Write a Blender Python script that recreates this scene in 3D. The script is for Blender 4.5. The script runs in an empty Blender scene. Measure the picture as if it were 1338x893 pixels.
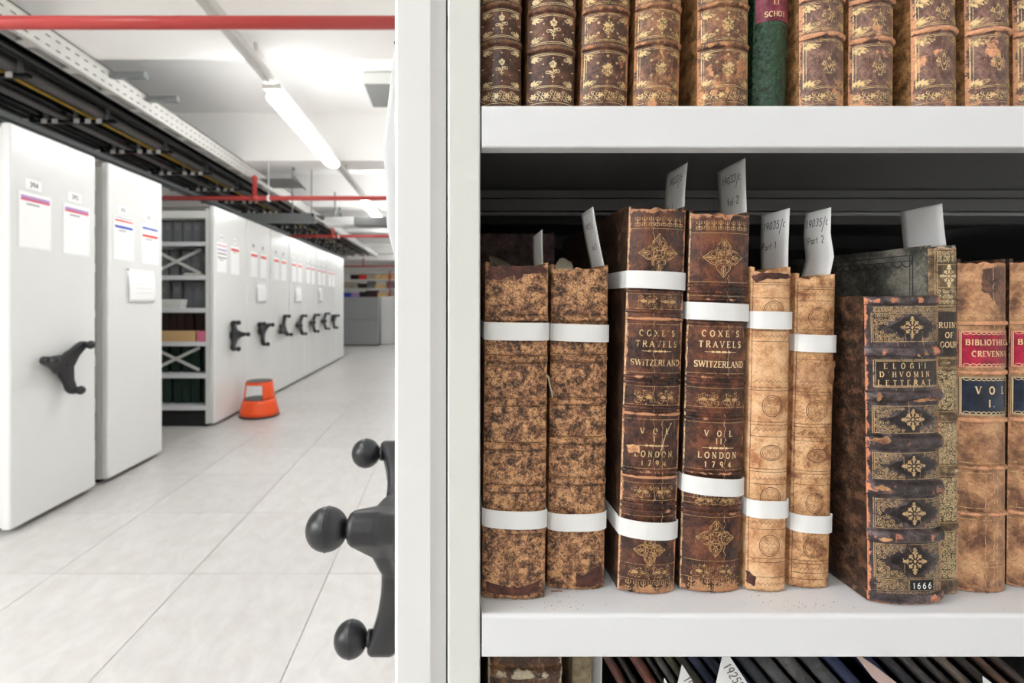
import bpy, bmesh, math, random
from mathutils import Vector, Matrix, noise

SC = bpy.context.scene
COL = SC.collection
R = math.radians
EYE = 1.22            # camera height
FPX = 620.0           # focal length in pixels of the 1338 px wide frame

# ------------------------------------------------------------------ camera
cam_data = bpy.data.cameras.new('camera')
cam_data.sensor_width = 36.0
cam_data.lens = FPX / 1338 * 36.0
cam_data.shift_x = (669 - 586) / 1338
cam_data.shift_y = -(446.5 - 394) / 1338
cam_data.clip_start = 0.02
cam_data.dof.use_dof = True
cam_data.dof.focus_distance = 0.375
cam_data.dof.aperture_fstop = 8
cam = bpy.data.objects.new('camera', cam_data)
cam.location = (0, 0, EYE)
cam.rotation_euler = (R(90), 0, 0)
COL.objects.link(cam)
SC.camera = cam

# ------------------------------------------------------------------ world and exposure
world = bpy.data.worlds.new('world')
SC.world = world
world.use_nodes = True
world.node_tree.nodes['Background'].inputs[0].default_value = (0.9, 0.95, 1, 1)
world.node_tree.nodes['Background'].inputs[1].default_value = 0.3
SC.view_settings.view_transform = 'Standard'
SC.view_settings.look = 'None'
SC.view_settings.gamma = 1
SC.view_settings.exposure = 0.76
SC.view_settings.use_curve_mapping = False
SC.cycles.use_denoising = True
SC.cycles.max_bounces = 10
SC.cycles.diffuse_bounces = 6
SC.cycles.sample_clamp_indirect = 6
LAMP_POWER = 18.0     # emission of the fluorescent diffusers

# ------------------------------------------------------------------ materials
def new_mat(name):
    m = bpy.data.materials.new(name)
    m.use_nodes = True
    nt = m.node_tree
    return m, nt, nt.nodes['Principled BSDF']

def rgba(c): return (c[0], c[1], c[2], 1)

def srgb(r, g, b):
    f = lambda v: (v / 255 / 12.92) if v / 255 <= 0.04045 else ((v / 255 + 0.055) / 1.055) ** 2.4
    return (f(r), f(g), f(b))

def plain(name, col, rough=0.5, metal=0.0, var=0.06, scale=6.0, bump=0.0, bscale=200.0, spec=0.5):
    """Painted / plain surface with a faint procedural variation."""
    m, nt, b = new_mat(name)
    N, L = nt.nodes, nt.links
    tc = N.new('ShaderNodeTexCoord')
    nz = N.new('ShaderNodeTexNoise'); nz.inputs['Scale'].default_value = scale; nz.inputs['Detail'].default_value = 5
    L.new(tc.outputs['Object'], nz.inputs['Vector'])
    mx = N.new('ShaderNodeMix'); mx.data_type = 'RGBA'
    mx.inputs[6].default_value = rgba([c * (1 - var) for c in col])
    mx.inputs[7].default_value = rgba([min(1, c * (1 + var)) for c in col])
    L.new(nz.outputs['Fac'], mx.inputs[0]); L.new(mx.outputs[2], b.inputs['Base Color'])
    b.inputs['Roughness'].default_value = rough
    b.inputs['Metallic'].default_value = metal
    b.inputs['Specular IOR Level'].default_value = spec
    if bump:
        n2 = N.new('ShaderNodeTexNoise'); n2.inputs['Scale'].default_value = bscale; n2.inputs['Detail'].default_value = 4
        L.new(tc.outputs['Object'], n2.inputs['Vector'])
        bp = N.new('ShaderNodeBump'); bp.inputs['Strength'].default_value = bump; bp.inputs['Distance'].default_value = 0.001
        L.new(n2.outputs['Fac'], bp.inputs['Height']); L.new(bp.outputs[0], b.inputs['Normal'])
    return m

def leather(name, dark, mid, light, worn, speck=0.3, wear=0.3, rough=0.42, scale=55, bump=0.35, crack=0.4, seed=0.0, spec=0.5, con=0.10):
    """Old binding leather: mottled ground, dark specks, fine cracks, and worn patches steered by the 'wear' attribute."""
    m, nt, b = new_mat(name)
    N, L = nt.nodes, nt.links
    tc = N.new('ShaderNodeTexCoord'); oi = N.new('ShaderNodeObjectInfo')
    mp = N.new('ShaderNodeMapping')
    mp.inputs['Location'].default_value = (seed * 3.1, seed * 1.7, seed * 5.3)
    L.new(tc.outputs['Object'], mp.inputs['Vector'])
    def nz(sc, det=6, rgh=0.6, vec=None, dist=0.0):
        n = N.new('ShaderNodeTexNoise'); n.inputs['Scale'].default_value = sc
        n.inputs['Detail'].default_value = det; n.inputs['Roughness'].default_value = rgh
        n.inputs['Distortion'].default_value = dist
        L.new((vec or mp).outputs[0], n.inputs['Vector']); return n
    def math_(op, a, bb, clamp=False):
        n = N.new('ShaderNodeMath'); n.operation = op; n.use_clamp = clamp
        for i, v in enumerate((a, bb)):
            if isinstance(v, (int, float)): n.inputs[i].default_value = v
            else: L.new(v, n.inputs[i])
        return n.outputs[0]
    def ramp(fac, stops, interp='LINEAR'):
        r = N.new('ShaderNodeValToRGB'); r.color_ramp.interpolation = interp
        el = r.color_ramp.elements
        while len(el) < len(stops): el.new(0.5)
        for e, (p, c) in zip(el, stops):
            e.position = p; e.color = rgba(c) if not isinstance(c, (int, float)) else (c, c, c, 1)
        L.new(fac, r.inputs[0]); return r.outputs[0]
    def mix(fac, a, bb):
        n = N.new('ShaderNodeMix'); n.data_type = 'RGBA'
        if isinstance(fac, (int, float)): n.inputs[0].default_value = fac
        else: L.new(fac, n.inputs[0])
        for i, v in ((6, a), (7, bb)):
            if isinstance(v, tuple): n.inputs[i].default_value = rgba(v)
            else: L.new(v, n.inputs[i])
        return n.outputs[2]
    n1 = nz(scale, 9, 0.74, dist=0.3)
    base = ramp(n1.outputs['Fac'], [(0.5 - con * 1.15, dark), (0.5, mid), (0.5 + con, light)])
    n3 = nz(max(600, scale * 5), 4, 0.62)
    sp = ramp(n3.outputs['Fac'], [(0.53, 0.0), (0.60, 1.0)])
    n6 = nz(max(420, scale * 3.2), 5, 0.7)
    hl = ramp(n6.outputs['Fac'], [(0.54, 0.0), (0.66, 1.0)])
    spk = math_('MULTIPLY', sp, speck)
    base = mix(math_('MULTIPLY', hl, min(.8, speck * 1.0)), base, light)
    base = mix(spk, base, dark)
    # long vertical cracks
    m2 = N.new('ShaderNodeMapping'); m2.inputs['Scale'].default_value = (1, 1, 0.12)
    m2.inputs['Location'].default_value = (seed, 0, 0)
    L.new(tc.outputs['Object'], m2.inputs['Vector'])
    n2 = nz(max(420, scale * 8), 6, 0.74, vec=m2, dist=0.4)
    ck = ramp(n2.outputs['Fac'], [(0.60, 0.0), (0.66, 1.0)])
    ck = math_('MULTIPLY', ck, crack)
    base = mix(ck, base, worn)
    at = N.new('ShaderNodeAttribute'); at.attribute_name = 'wear'
    n4 = nz(max(120, scale * 2), 9, 0.76, dist=0.5)
    s = math_('ADD', n4.outputs['Fac'], math_('MULTIPLY', at.outputs['Fac'], 0.42))
    wm = ramp(s, [(0.82 - wear * 0.33, 0.0), (0.87 - wear * 0.33, 1.0)])
    n5 = nz(scale * 5, 4, 0.6)
    wcol = mix(n5.outputs['Fac'], tuple(c * 0.5 for c in worn), tuple(min(1, c * 1.35) for c in worn))
    wcol = mix(math_('MULTIPLY', sp, .35), wcol, mid)
    base = mix(wm, base, wcol)
    L.new(base, b.inputs['Base Color'])
    rr = N.new('ShaderNodeMapRange'); rr.inputs[3].default_value = rough; rr.inputs[4].default_value = 0.8
    L.new(wm, rr.inputs[0]); L.new(rr.outputs[0], b.inputs['Roughness'])
    b.inputs['Specular IOR Level'].default_value = spec
    hsum = math_('SUBTRACT', math_('ADD', n3.outputs['Fac'], n1.outputs['Fac']), math_('MULTIPLY', wm, 0.7))
    bp = N.new('ShaderNodeBump'); bp.inputs['Strength'].default_value = bump; bp.inputs['Distance'].default_value = 0.0008
    L.new(hsum, bp.inputs['Height']); L.new(bp.outputs[0], b.inputs['Normal'])
    return m

def gilt(name, col, metal=0.15, rough=0.38, worn=0.42, scale=260):
    """Tooling metal leaf, rubbed away in places."""
    m, nt, b = new_mat(name)
    N, L = nt.nodes, nt.links
    tc = N.new('ShaderNodeTexCoord')
    n = N.new('ShaderNodeTexNoise'); n.inputs['Scale'].default_value = scale; n.inputs['Detail'].default_value = 6; n.inputs['Roughness'].default_value = .7
    L.new(tc.outputs['Object'], n.inputs['Vector'])
    r = N.new('ShaderNodeValToRGB')
    r.color_ramp.elements[0].position = worn - 0.05; r.color_ramp.elements[0].color = (0.12, 0.12, 0.12, 1)
    r.color_ramp.elements[1].position = worn + 0.10; r.color_ramp.elements[1].color = (1, 1, 1, 1)
    L.new(n.outputs['Fac'], r.inputs[0]); L.new(r.outputs[0], b.inputs['Alpha'])
    b.inputs['Base Color'].default_value = rgba(col)
    b.inputs['Metallic'].default_value = metal; b.inputs['Roughness'].default_value = rough
    return m

def stone_floor(name):
    m, nt, b = new_mat(name)
    N, L = nt.nodes, nt.links
    tc = N.new('ShaderNodeTexCoord'); oi = N.new('ShaderNodeObjectInfo')
    ad = N.new('ShaderNodeVectorMath'); ad.operation = 'ADD'
    sc = N.new('ShaderNodeVectorMath'); sc.operation = 'SCALE'; sc.inputs[3].default_value = 37.0
    cb = N.new('ShaderNodeCombineXYZ')
    L.new(oi.outputs['Random'], cb.inputs[0]); L.new(oi.outputs['Random'], cb.inputs[1])
    L.new(cb.outputs[0], sc.inputs[0]); L.new(tc.outputs['Object'], ad.inputs[0]); L.new(sc.outputs[0], ad.inputs[1])
    mp = N.new('ShaderNodeMapping'); mp.inputs['Scale'].default_value = (5, 3, 1); mp.inputs['Rotation'].default_value = (0, 0, 0.5)
    L.new(ad.outputs[0], mp.inputs['Vector'])
    n1 = N.new('ShaderNodeTexNoise'); n1.inputs['Scale'].default_value = 2.6; n1.inputs['Detail'].default_value = 9
    n1.inputs['Roughness'].default_value = .72; n1.inputs['Distortion'].default_value = .5
    L.new(mp.outputs[0], n1.inputs['Vector'])
    r = N.new('ShaderNodeValToRGB')
    r.color_ramp.elements[0].position = .3; r.color_ramp.elements[0].color = rgba(srgb(192, 188, 184))
    r.color_ramp.elements[1].position = .68; r.color_ramp.elements[1].color = rgba(srgb(208, 205, 202))
    L.new(n1.outputs['Fac'], r.inputs[0])
    hv = N.new('ShaderNodeHueSaturation')
    mr = N.new('ShaderNodeMapRange'); mr.inputs[3].default_value = .95; mr.inputs[4].default_value = 1.03
    L.new(oi.outputs['Random'], mr.inputs[0]); L.new(mr.outputs[0], hv.inputs['Value'])
    L.new(r.outputs[0], hv.inputs['Color']); L.new(hv.outputs[0], b.inputs['Base Color'])
    b.inputs['Roughness'].default_value = .36
    return m

def emitter(name, col, power):
    m, nt, b = new_mat(name)
    b.inputs['Base Color'].default_value = rgba(col)
    b.inputs['Emission Color'].default_value = rgba(col)
    b.inputs['Emission Strength'].default_value = power
    return m

def cloth(name, col):
    m, nt, b = new_mat(name)
    N, L = nt.nodes, nt.links
    tc = N.new('ShaderNodeTexCoord')
    w = N.new('ShaderNodeTexWave'); w.inputs['Scale'].default_value = 700; w.bands_direction = 'Z'; w.inputs['Distortion'].default_value = 1.5
    L.new(tc.outputs['Object'], w.inputs['Vector'])
    mx = N.new('ShaderNodeMix'); mx.data_type = 'RGBA'
    mx.inputs[6].default_value = rgba([c * .93 for c in col]); mx.inputs[7].default_value = rgba(col)
    L.new(w.outputs['Fac'], mx.inputs[0]); L.new(mx.outputs[2], b.inputs['Base Color'])
    bp = N.new('ShaderNodeBump'); bp.inputs['Strength'].default_value = .25; bp.inputs['Distance'].default_value = .0004
    L.new(w.outputs['Fac'], bp.inputs['Height']); L.new(bp.outputs[0], b.inputs['Normal'])
    b.inputs['Roughness'].default_value = .9
    return m

def pages(name, a, c):
    m, nt, b = new_mat(name)
    N, L = nt.nodes, nt.links
    tc = N.new('ShaderNodeTexCoord')
    mp = N.new('ShaderNodeMapping'); mp.inputs['Scale'].default_value = (1800, 3, 3)
    L.new(tc.outputs['Object'], mp.inputs['Vector'])
    n = N.new('ShaderNodeTexNoise'); n.inputs['Scale'].default_value = 1; n.inputs['Detail'].default_value = 2
    L.new(mp.outputs[0], n.inputs['Vector'])
    mx = N.new('ShaderNodeMix'); mx.data_type = 'RGBA'
    mx.inputs[6].default_value = rgba(a); mx.inputs[7].default_value = rgba(c)
    L.new(n.outputs['Fac'], mx.inputs[0]); L.new(mx.outputs[2], b.inputs['Base Color'])
    b.inputs['Roughness'].default_value = .9
    return m

def sheetmat(name, col, tr=.45):
    """Thin paper: part of the light goes through it."""
    m, nt, b = new_mat(name)
    N, L = nt.nodes, nt.links
    tc = N.new('ShaderNodeTexCoord'); nz = N.new('ShaderNodeTexNoise'); nz.inputs['Scale'].default_value = 60; nz.inputs['Detail'].default_value = 5
    L.new(tc.outputs['Object'], nz.inputs['Vector'])
    mx = N.new('ShaderNodeMix'); mx.data_type = 'RGBA'
    mx.inputs[6].default_value = rgba([c * .95 for c in col]); mx.inputs[7].default_value = rgba(col)
    L.new(nz.outputs['Fac'], mx.inputs[0]); L.new(mx.outputs[2], b.inputs['Base Color']); b.inputs['Roughness'].default_value = .85
    t = N.new('ShaderNodeBsdfTranslucent'); L.new(mx.outputs[2], t.inputs['Color'])
    ms = N.new('ShaderNodeMixShader'); ms.inputs[0].default_value = tr
    L.new(b.outputs[0], ms.inputs[1]); L.new(t.outputs[0], ms.inputs[2])
    L.new(ms.outputs[0], N['Material Output'].inputs['Surface'])
    return m

M = {}
M['enamel'] = plain('white_enamel', srgb(226, 226, 224), .25, var=.01)
M['enamel_grey'] = plain('pale_grey_enamel', srgb(216, 217, 212), .35, var=.01)
M['shelf'] = plain('shelf_enamel', srgb(226, 227, 229), .38, var=.012)
M['steel_dark_shaded'] = plain('dark_shaded_steel', (.06, .06, .062), .5, var=.1)  # inner sheets and rear shelves carry the unit's deep shade in this colour
M['steel_shaded'] = plain('shaded_grey_steel', (.2, .2, .205), .4, var=.1)  # shelf underside and rear bars, with their shade put into the colour
M['void'] = plain('black_and_shade', (.012, .012, .012), .8)  # true black parts, plus surfaces coloured black to stand in for shade
M['black_plastic'] = plain('black_plastic', (.012, .012, .0135), .36, bump=.25, bscale=900)
M['rubber'] = plain('black_rubber', (.011, .0115, .013), .36, bump=.15, bscale=500)
M['chrome'] = plain('chrome', (.7, .7, .7), .2, 1.0)
M['ceiling'] = plain('ceiling_paint', srgb(243, 241, 238), .8, var=.02, scale=2)
M['wall'] = plain('wall_paint', srgb(228, 227, 224), .8, var=.02, scale=2)
M['slab'] = plain('joint_grey', srgb(112, 110, 106), .8)
M['tile'] = stone_floor('floor_tile')
M['galv'] = plain('galvanised_steel', srgb(205, 203, 198), .45, .15, var=.12, scale=12)
M['galv_dark'] = plain('grey_channel', srgb(128, 132, 132), .45, .3, var=.15, scale=15)
M['pipe_red'] = plain('red_pipe', srgb(178, 62, 58), .35, var=.08)
M['pipe_black'] = plain('black_pipe_lagging', (.006, .006, .0065), .14, var=.3, scale=30)
M['pipe_grey'] = plain('grey_pipe', srgb(100, 96, 95), .2, var=.1, scale=20)
M['cable_yellow'] = plain('yellow_cable', srgb(206, 165, 60), .5)
M['orange'] = plain('orange_plastic', srgb(240, 84, 28), .38)
M['paper'] = plain('paper', srgb(247, 247, 246), .75, var=.015, scale=40)
M['paper_thin'] = sheetmat('thin_paper', srgb(248, 248, 248), .5)
M['paper_grey'] = sheetmat('slip_paper', srgb(250, 250, 249), .22)
M['paper_cream'] = sheetmat('cream_paper', srgb(214, 206, 184))
M['paper_pink'] = plain('pinkish_paper', srgb(190, 165, 158), .9)
M['plastic_sleeve'] = plain('plastic_sleeve', srgb(240, 241, 241), .2, var=.02)
M['pen'] = plain('pencil', (.03, .03, .035), .7)
M['print'] = plain('printed_ink', (.12, .12, .13), .7)
M['purple'] = plain('purple_print', srgb(172, 140, 190), .6)
M['pinkred'] = plain('pinkish_red_print', srgb(212, 88, 112), .6)
M['red'] = plain('red_print', srgb(222, 50, 40), .6)
M['blue'] = plain('blue_print', srgb(42, 72, 178), .6)
M['greyprint'] = plain('grey_print', srgb(120, 105, 110), .6)
M['card'] = plain('cardboard', srgb(212, 176, 124), .8, var=.06)
M['pink_box'] = plain('pink_card', srgb(214, 112, 138), .8)
M['white_box'] = plain('white_card', srgb(225, 225, 222), .8)
M['file_grey'] = plain('grey_board', srgb(112, 114, 117), .6, var=.12, scale=9)
M['green_dark'] = plain('dark_green_cloth', srgb(12, 44, 34), .6, var=.3, scale=20)
M['brown_dark'] = plain('dark_brown_cloth', srgb(46, 24, 20), .7, var=.3, scale=20)
M['far_grey'] = plain('grey_cabinet_paint', srgb(152, 154, 155), .5)
M['vent'] = plain('vent_grey', srgb(128, 128, 126), .6)
M['lamp'] = emitter('lamp_diffuser', (.965, .985, 1), LAMP_POWER)
M['lamp_fill'] = emitter('fill_lamp_diffuser', (.965, .985, 1), LAMP_POWER * 4.0)  # stronger emission for the unseen lamps added as fill
M['tape'] = cloth('cotton_tape', srgb(238, 238, 236))
M['pages'] = pages('page_edges', srgb(160, 130, 95), srgb(205, 180, 140))
M['gold'] = gilt('gold_tooling', srgb(220, 190, 136))
M['gold_pale'] = gilt('pale_gold_tooling', srgb(236, 214, 168), worn=.36)
M['gold_faint'] = gilt('rubbed_gold_tooling', srgb(196, 154, 104), worn=.41)
M['gold_clear'] = gilt('clear_gold_lettering', srgb(236, 206, 158), worn=.30)
M['gold_old'] = gilt('dull_gold_tooling', srgb(204, 172, 126), worn=.38)
M['blind'] = gilt('dark_blind_tooling', (.10, .045, .02), metal=0, rough=.7, worn=.36)
M['crackpale'] = gilt('pale_crack', srgb(226, 190, 150), metal=0, rough=.9, worn=.45)
T = srgb
M['calf_speckled'] = leather('speckled_calf', T(50, 31, 22), T(154, 106, 72), T(216, 166, 118), T(214, 160, 114), .9, .2, .5, 150, .6, .25, 1, con=.075)
M['calf_coxe'] = leather('dark_tree_calf', T(38, 22, 19), T(80, 46, 34), T(124, 74, 50), T(210, 150, 110), .4, .2, .26, 60, .35, .3, 2)
M['calf_coxe_b'] = leather('dark_tree_calf_worn', T(36, 21, 19), T(74, 44, 34), T(114, 70, 50), T(210, 150, 110), .4, .28, .26, 60, .4, .45, 3)
M['calf_tan'] = leather('light_tan_calf', T(170, 112, 72), T(222, 172, 126), T(236, 196, 152), T(232, 186, 140), .3, .1, .5, 60, .3, .15, 4)
M['calf_tan_stained'] = leather('stained_tan_calf', T(136, 86, 54), T(212, 162, 114), T(232, 190, 144), T(228, 182, 134), .45, .1, .5, 70, .4, .25, 5)
M['morocco_dark'] = leather('dark_morocco', T(34, 27, 28), T(60, 50, 52), T(100, 88, 90), T(214, 140, 102), .35, .2, .3, 90, .45, .2, 6)
M['board_dark'] = leather('dark_speckled_board', T(30, 21, 17), T(58, 41, 32), T(104, 74, 54), T(168, 110, 74), .6, .12, .42, 110, .4, .1, 7)
M['board_green'] = leather('dark_green_black_board', T(44, 44, 40), T(88, 88, 80), T(134, 130, 120), T(168, 150, 128), .3, .1, .4, 40, .3, .2, 8)
M['calf_ruins'] = leather('gilded_pale_calf', T(58, 43, 30), T(104, 82, 56), T(162, 136, 102), T(216, 184, 150), .35, .25, .42, 90, .5, .3, 9)
M['calf_biblio'] = leather('warm_tan_calf', T(100, 66, 48), T(168, 120, 84), T(206, 160, 118), T(226, 164, 124), .35, .2, .4, 50, .25, .35, 10)
M['calf_flower'] = leather('mottled_brown_calf', T(46, 28, 24), T(94, 60, 46), T(136, 92, 68), T(204, 140, 98), .4, .2, .3, 90, .3, .15, 11)
M['calf_star'] = leather('rubbed_brown_calf', T(62, 38, 29), T(112, 74, 54), T(162, 114, 82), T(214, 152, 108), .4, .36, .34, 90, .4, .6, 12)
M['calf_urn'] = leather('worn_violet_brown_calf', T(66, 46, 42), T(108, 78, 70), T(150, 114, 98), T(222, 162, 122), .35, .42, .38, 90, .45, .6, 13)
M['board_brown'] = leather('tan_brown_board', T(72, 48, 28), T(142, 102, 62), T(190, 144, 96), T(206, 152, 104), .5, .15, .5, 110, .4, .3, 14)
M['green_leather'] = leather('green_morocco', T(14, 38, 24), T(32, 64, 42), T(54, 92, 64), T(60, 100, 72), .4, .0, .2, 300, .7, 0, 15)
M['red_label'] = leather('crimson_title_leather', T(120, 10, 40), T(168, 22, 58), T(190, 34, 72), T(220, 160, 120), .1, .03, .3, 50, .15, 0, 16)
M['maroon_label'] = leather('maroon_title_leather', T(96, 24, 44), T(140, 44, 70), T(160, 70, 92), T(200, 120, 120), .1, .03, .3, 80, .2, 0, 17)
M['blue_label'] = leather('navy_title_leather', T(10, 18, 34), T(18, 32, 54), T(34, 50, 72), T(150, 120, 110), .2, .05, .28, 60, .2, .1, 18)
M['black_label'] = leather('black_title_leather', T(26, 18, 17), T(44, 31, 28), T(64, 46, 40), T(150, 100, 70), .2, .05, .35, 60, .2, .1, 19)
M['old_band'] = leather('flaked_leather', T(36, 24, 18), T(84, 54, 34), T(150, 110, 72), T(210, 196, 170), .5, .35, .35, 70, .8, .4, 20)
M['lozenge'] = leather('black_lozenge_leather', T(16, 11, 12), T(32, 23, 24), T(50, 38, 38), T(190, 120, 80), .3, .08, .3, 90, .3, .12, 22)
M['under_leather'] = leather('bare_under_leather', T(52, 27, 21), T(82, 44, 34), T(112, 66, 50), T(190, 130, 90), .3, .1, .55, 120, .3, .1, 21)
def dull(name, c, s):
    return leather(name, tuple(x * .45 for x in c), c, tuple(min(1, x * 1.7) for x in c), tuple(min(1, x * 2.6) for x in c), .3, .08, .5, 40, .3, .3, s)

# ------------------------------------------------------------------ object helpers
def tag(o, label=None, cat=None, group=None, kind=None):
    if label: o['label'] = label
    if cat: o['category'] = cat
    if group: o['group'] = group
    if kind: o['kind'] = kind
    return o

def thing(name, label, cat, loc=(0, 0, 0), rot=(0, 0, 0), group=None):
    o = bpy.data.objects.new(name, None)
    o.empty_display_size = .05
    o.location = loc; o.rotation_euler = rot
    COL.objects.link(o)
    return tag(o, label, cat, group)

class MB:
    """Collects geometry, then links it as ONE mesh object."""
    def __init__(s): s.v, s.f, s.sm, s.w = [], [], [], None
    def add(s, vs, fs, smooth=False):
        o = len(s.v); s.v += [tuple(p) for p in vs]
        s.f += [[o + i for i in f] for f in fs]; s.sm += [smooth] * len(fs); return s
    def box(s, x0, x1, y0, y1, z0, z1):
        return s.add([(x0, y0, z0), (x1, y0, z0), (x1, y1, z0), (x0, y1, z0), (x0, y0, z1), (x1, y0, z1), (x1, y1, z1), (x0, y1, z1)],
                     [(0, 3, 2, 1), (4, 5, 6, 7), (0, 1, 5, 4), (1, 2, 6, 5), (2, 3, 7, 6), (3, 0, 4, 7)])
    def bar(s, a, b, w, h, up=(0, 0, 1)):
        a, b = Vector(a), Vector(b); d = (b - a).normalized(); u = Vector(up)
        if abs(d.dot(u)) > .98: u = Vector((0, 1, 0))
        r = d.cross(u).normalized(); u = r.cross(d)
        vs = [p + r * (w / 2 * i) + u * (h / 2 * j) for p in (a, b) for i, j in ((-1, -1), (1, -1), (1, 1), (-1, 1))]
        return s.add(vs, [(3, 2, 1, 0), (4, 5, 6, 7), (0, 1, 5, 4), (1, 2, 6, 5), (2, 3, 7, 6), (3, 0, 4, 7)])
    def tube(s, pts, r, n=12, caps=True):
        pts = [Vector(p) for p in pts]; vs = []; fs = []
        rr = r if isinstance(r, (list, tuple)) else [r] * len(pts)
        for i, p in enumerate(pts):
            d = (pts[min(i + 1, len(pts) - 1)] - pts[max(i - 1, 0)]).normalized()
            u = Vector((0, 0, 1)) if abs(d.z) < .95 else Vector((0, 1, 0))
            a = d.cross(u).normalized(); b = a.cross(d)
            for k in range(n):
                t = 2 * math.pi * k / n; vs.append(p + (a * math.cos(t) + b * math.sin(t)) * rr[i])
        for i in range(len(pts) - 1):
            for k in range(n):
                fs.append((i * n + k, i * n + (k + 1) % n, (i + 1) * n + (k + 1) % n, (i + 1) * n + k))
        s.add(vs, fs, True)
        if caps:
            o = len(s.v) - len(vs); s.f.append([o + k for k in range(n)][::-1]); s.sm.append(False)
            s.f.append([o + (len(pts) - 1) * n + k for k in range(n)]); s.sm.append(False)
        return s
    def sphere(s, c, r, nu=20, nv=12, sc=(1, 1, 1)):
        vs = [(c[0], c[1], c[2] + r * sc[2])]; fs = []
        for i in range(1, nv):
            t = math.pi * i / nv
            for k in range(nu):
                p = 2 * math.pi * k / nu
                vs.append((c[0] + r * sc[0] * math.sin(t) * math.cos(p), c[1] + r * sc[1] * math.sin(t) * math.sin(p), c[2] + r * sc[2] * math.cos(t)))
        vs.append((c[0], c[1], c[2] - r * sc[2])); e = len(vs) - 1
        for k in range(nu):
            fs.append((0, 1 + k, 1 + (k + 1) % nu)); fs.append((e, e - nu + (k + 1) % nu, e - nu + k))
            for i in range(nv - 2):
                a = 1 + i * nu; fs.append((a + k, a + nu + k, a + nu + (k + 1) % nu, a + (k + 1) % nu))
        return s.add(vs, fs, True)
    def grid(s, fn, nu, nv, smooth=True):
        vs = [fn(i / nu, j / nv) for j in range(nv + 1) for i in range(nu + 1)]
        fs = [(j * (nu + 1) + i, j * (nu + 1) + i + 1, (j + 1) * (nu + 1) + i + 1, (j + 1) * (nu + 1) + i) for j in range(nv) for i in range(nu)]
        return s.add(vs, fs, smooth)
    def prism(s, pts, z0, z1):
        n = len(pts)
        vs = [(x, y, z0) for x, y in pts] + [(x, y, z1) for x, y in pts]
        return s.add(vs, [list(range(n))[::-1], list(range(n, 2 * n))] + [(i, (i + 1) % n, n + (i + 1) % n, n + i) for i in range(n)])
    def mesh(s, name):
        me = bpy.data.meshes.new(name)
        me.from_pydata(s.v, [], s.f)
        me.polygons.foreach_set('use_smooth', s.sm)
        if s.w is not None:
            a = me.attributes.new('wear', 'FLOAT', 'POINT'); a.data.foreach_set('value', s.w)
        me.update()
        return me
    def build(s, name, mat, parent=None, bevel=0, seg=2, solid=0, loc=None, rot=None):
        o = bpy.data.objects.new(name, s.mesh(name))
        o.data.materials.append(mat)
        COL.objects.link(o)
        if parent is not None: o.parent = parent
        if loc: o.location = loc
        if rot: o.rotation_euler = rot
        if solid:
            md = o.modifiers.new('solid', 'SOLIDIFY'); md.thickness = solid; md.offset = 0
        if bevel:
            md = o.modifiers.new('bevel', 'BEVEL'); md.width = bevel; md.segments = seg; md.limit_method = 'ANGLE'; md.angle_limit = R(40)
            md.harden_normals = False
        return o

def link_copy(o, parent=None, loc=None, rot=None):
    c = o.copy(); COL.objects.link(c)
    if parent is not None: c.parent = parent
    if loc is not None: c.location = loc
    if rot is not None: c.rotation_euler = rot
    return c

def px(x, y, Y):
    return Vector(((x - 586) / FPX * Y, Y, EYE - (y - 394) / FPX * Y))

# ------------------------------------------------------------------ drawn lettering and tooling
def arc(cx, cy, rx, ry, a0, a1, n=12):
    return [(cx + rx * math.cos(R(a0 + (a1 - a0) * i / n)), cy + ry * math.sin(R(a0 + (a1 - a0) * i / n))) for i in range(n + 1)]

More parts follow.
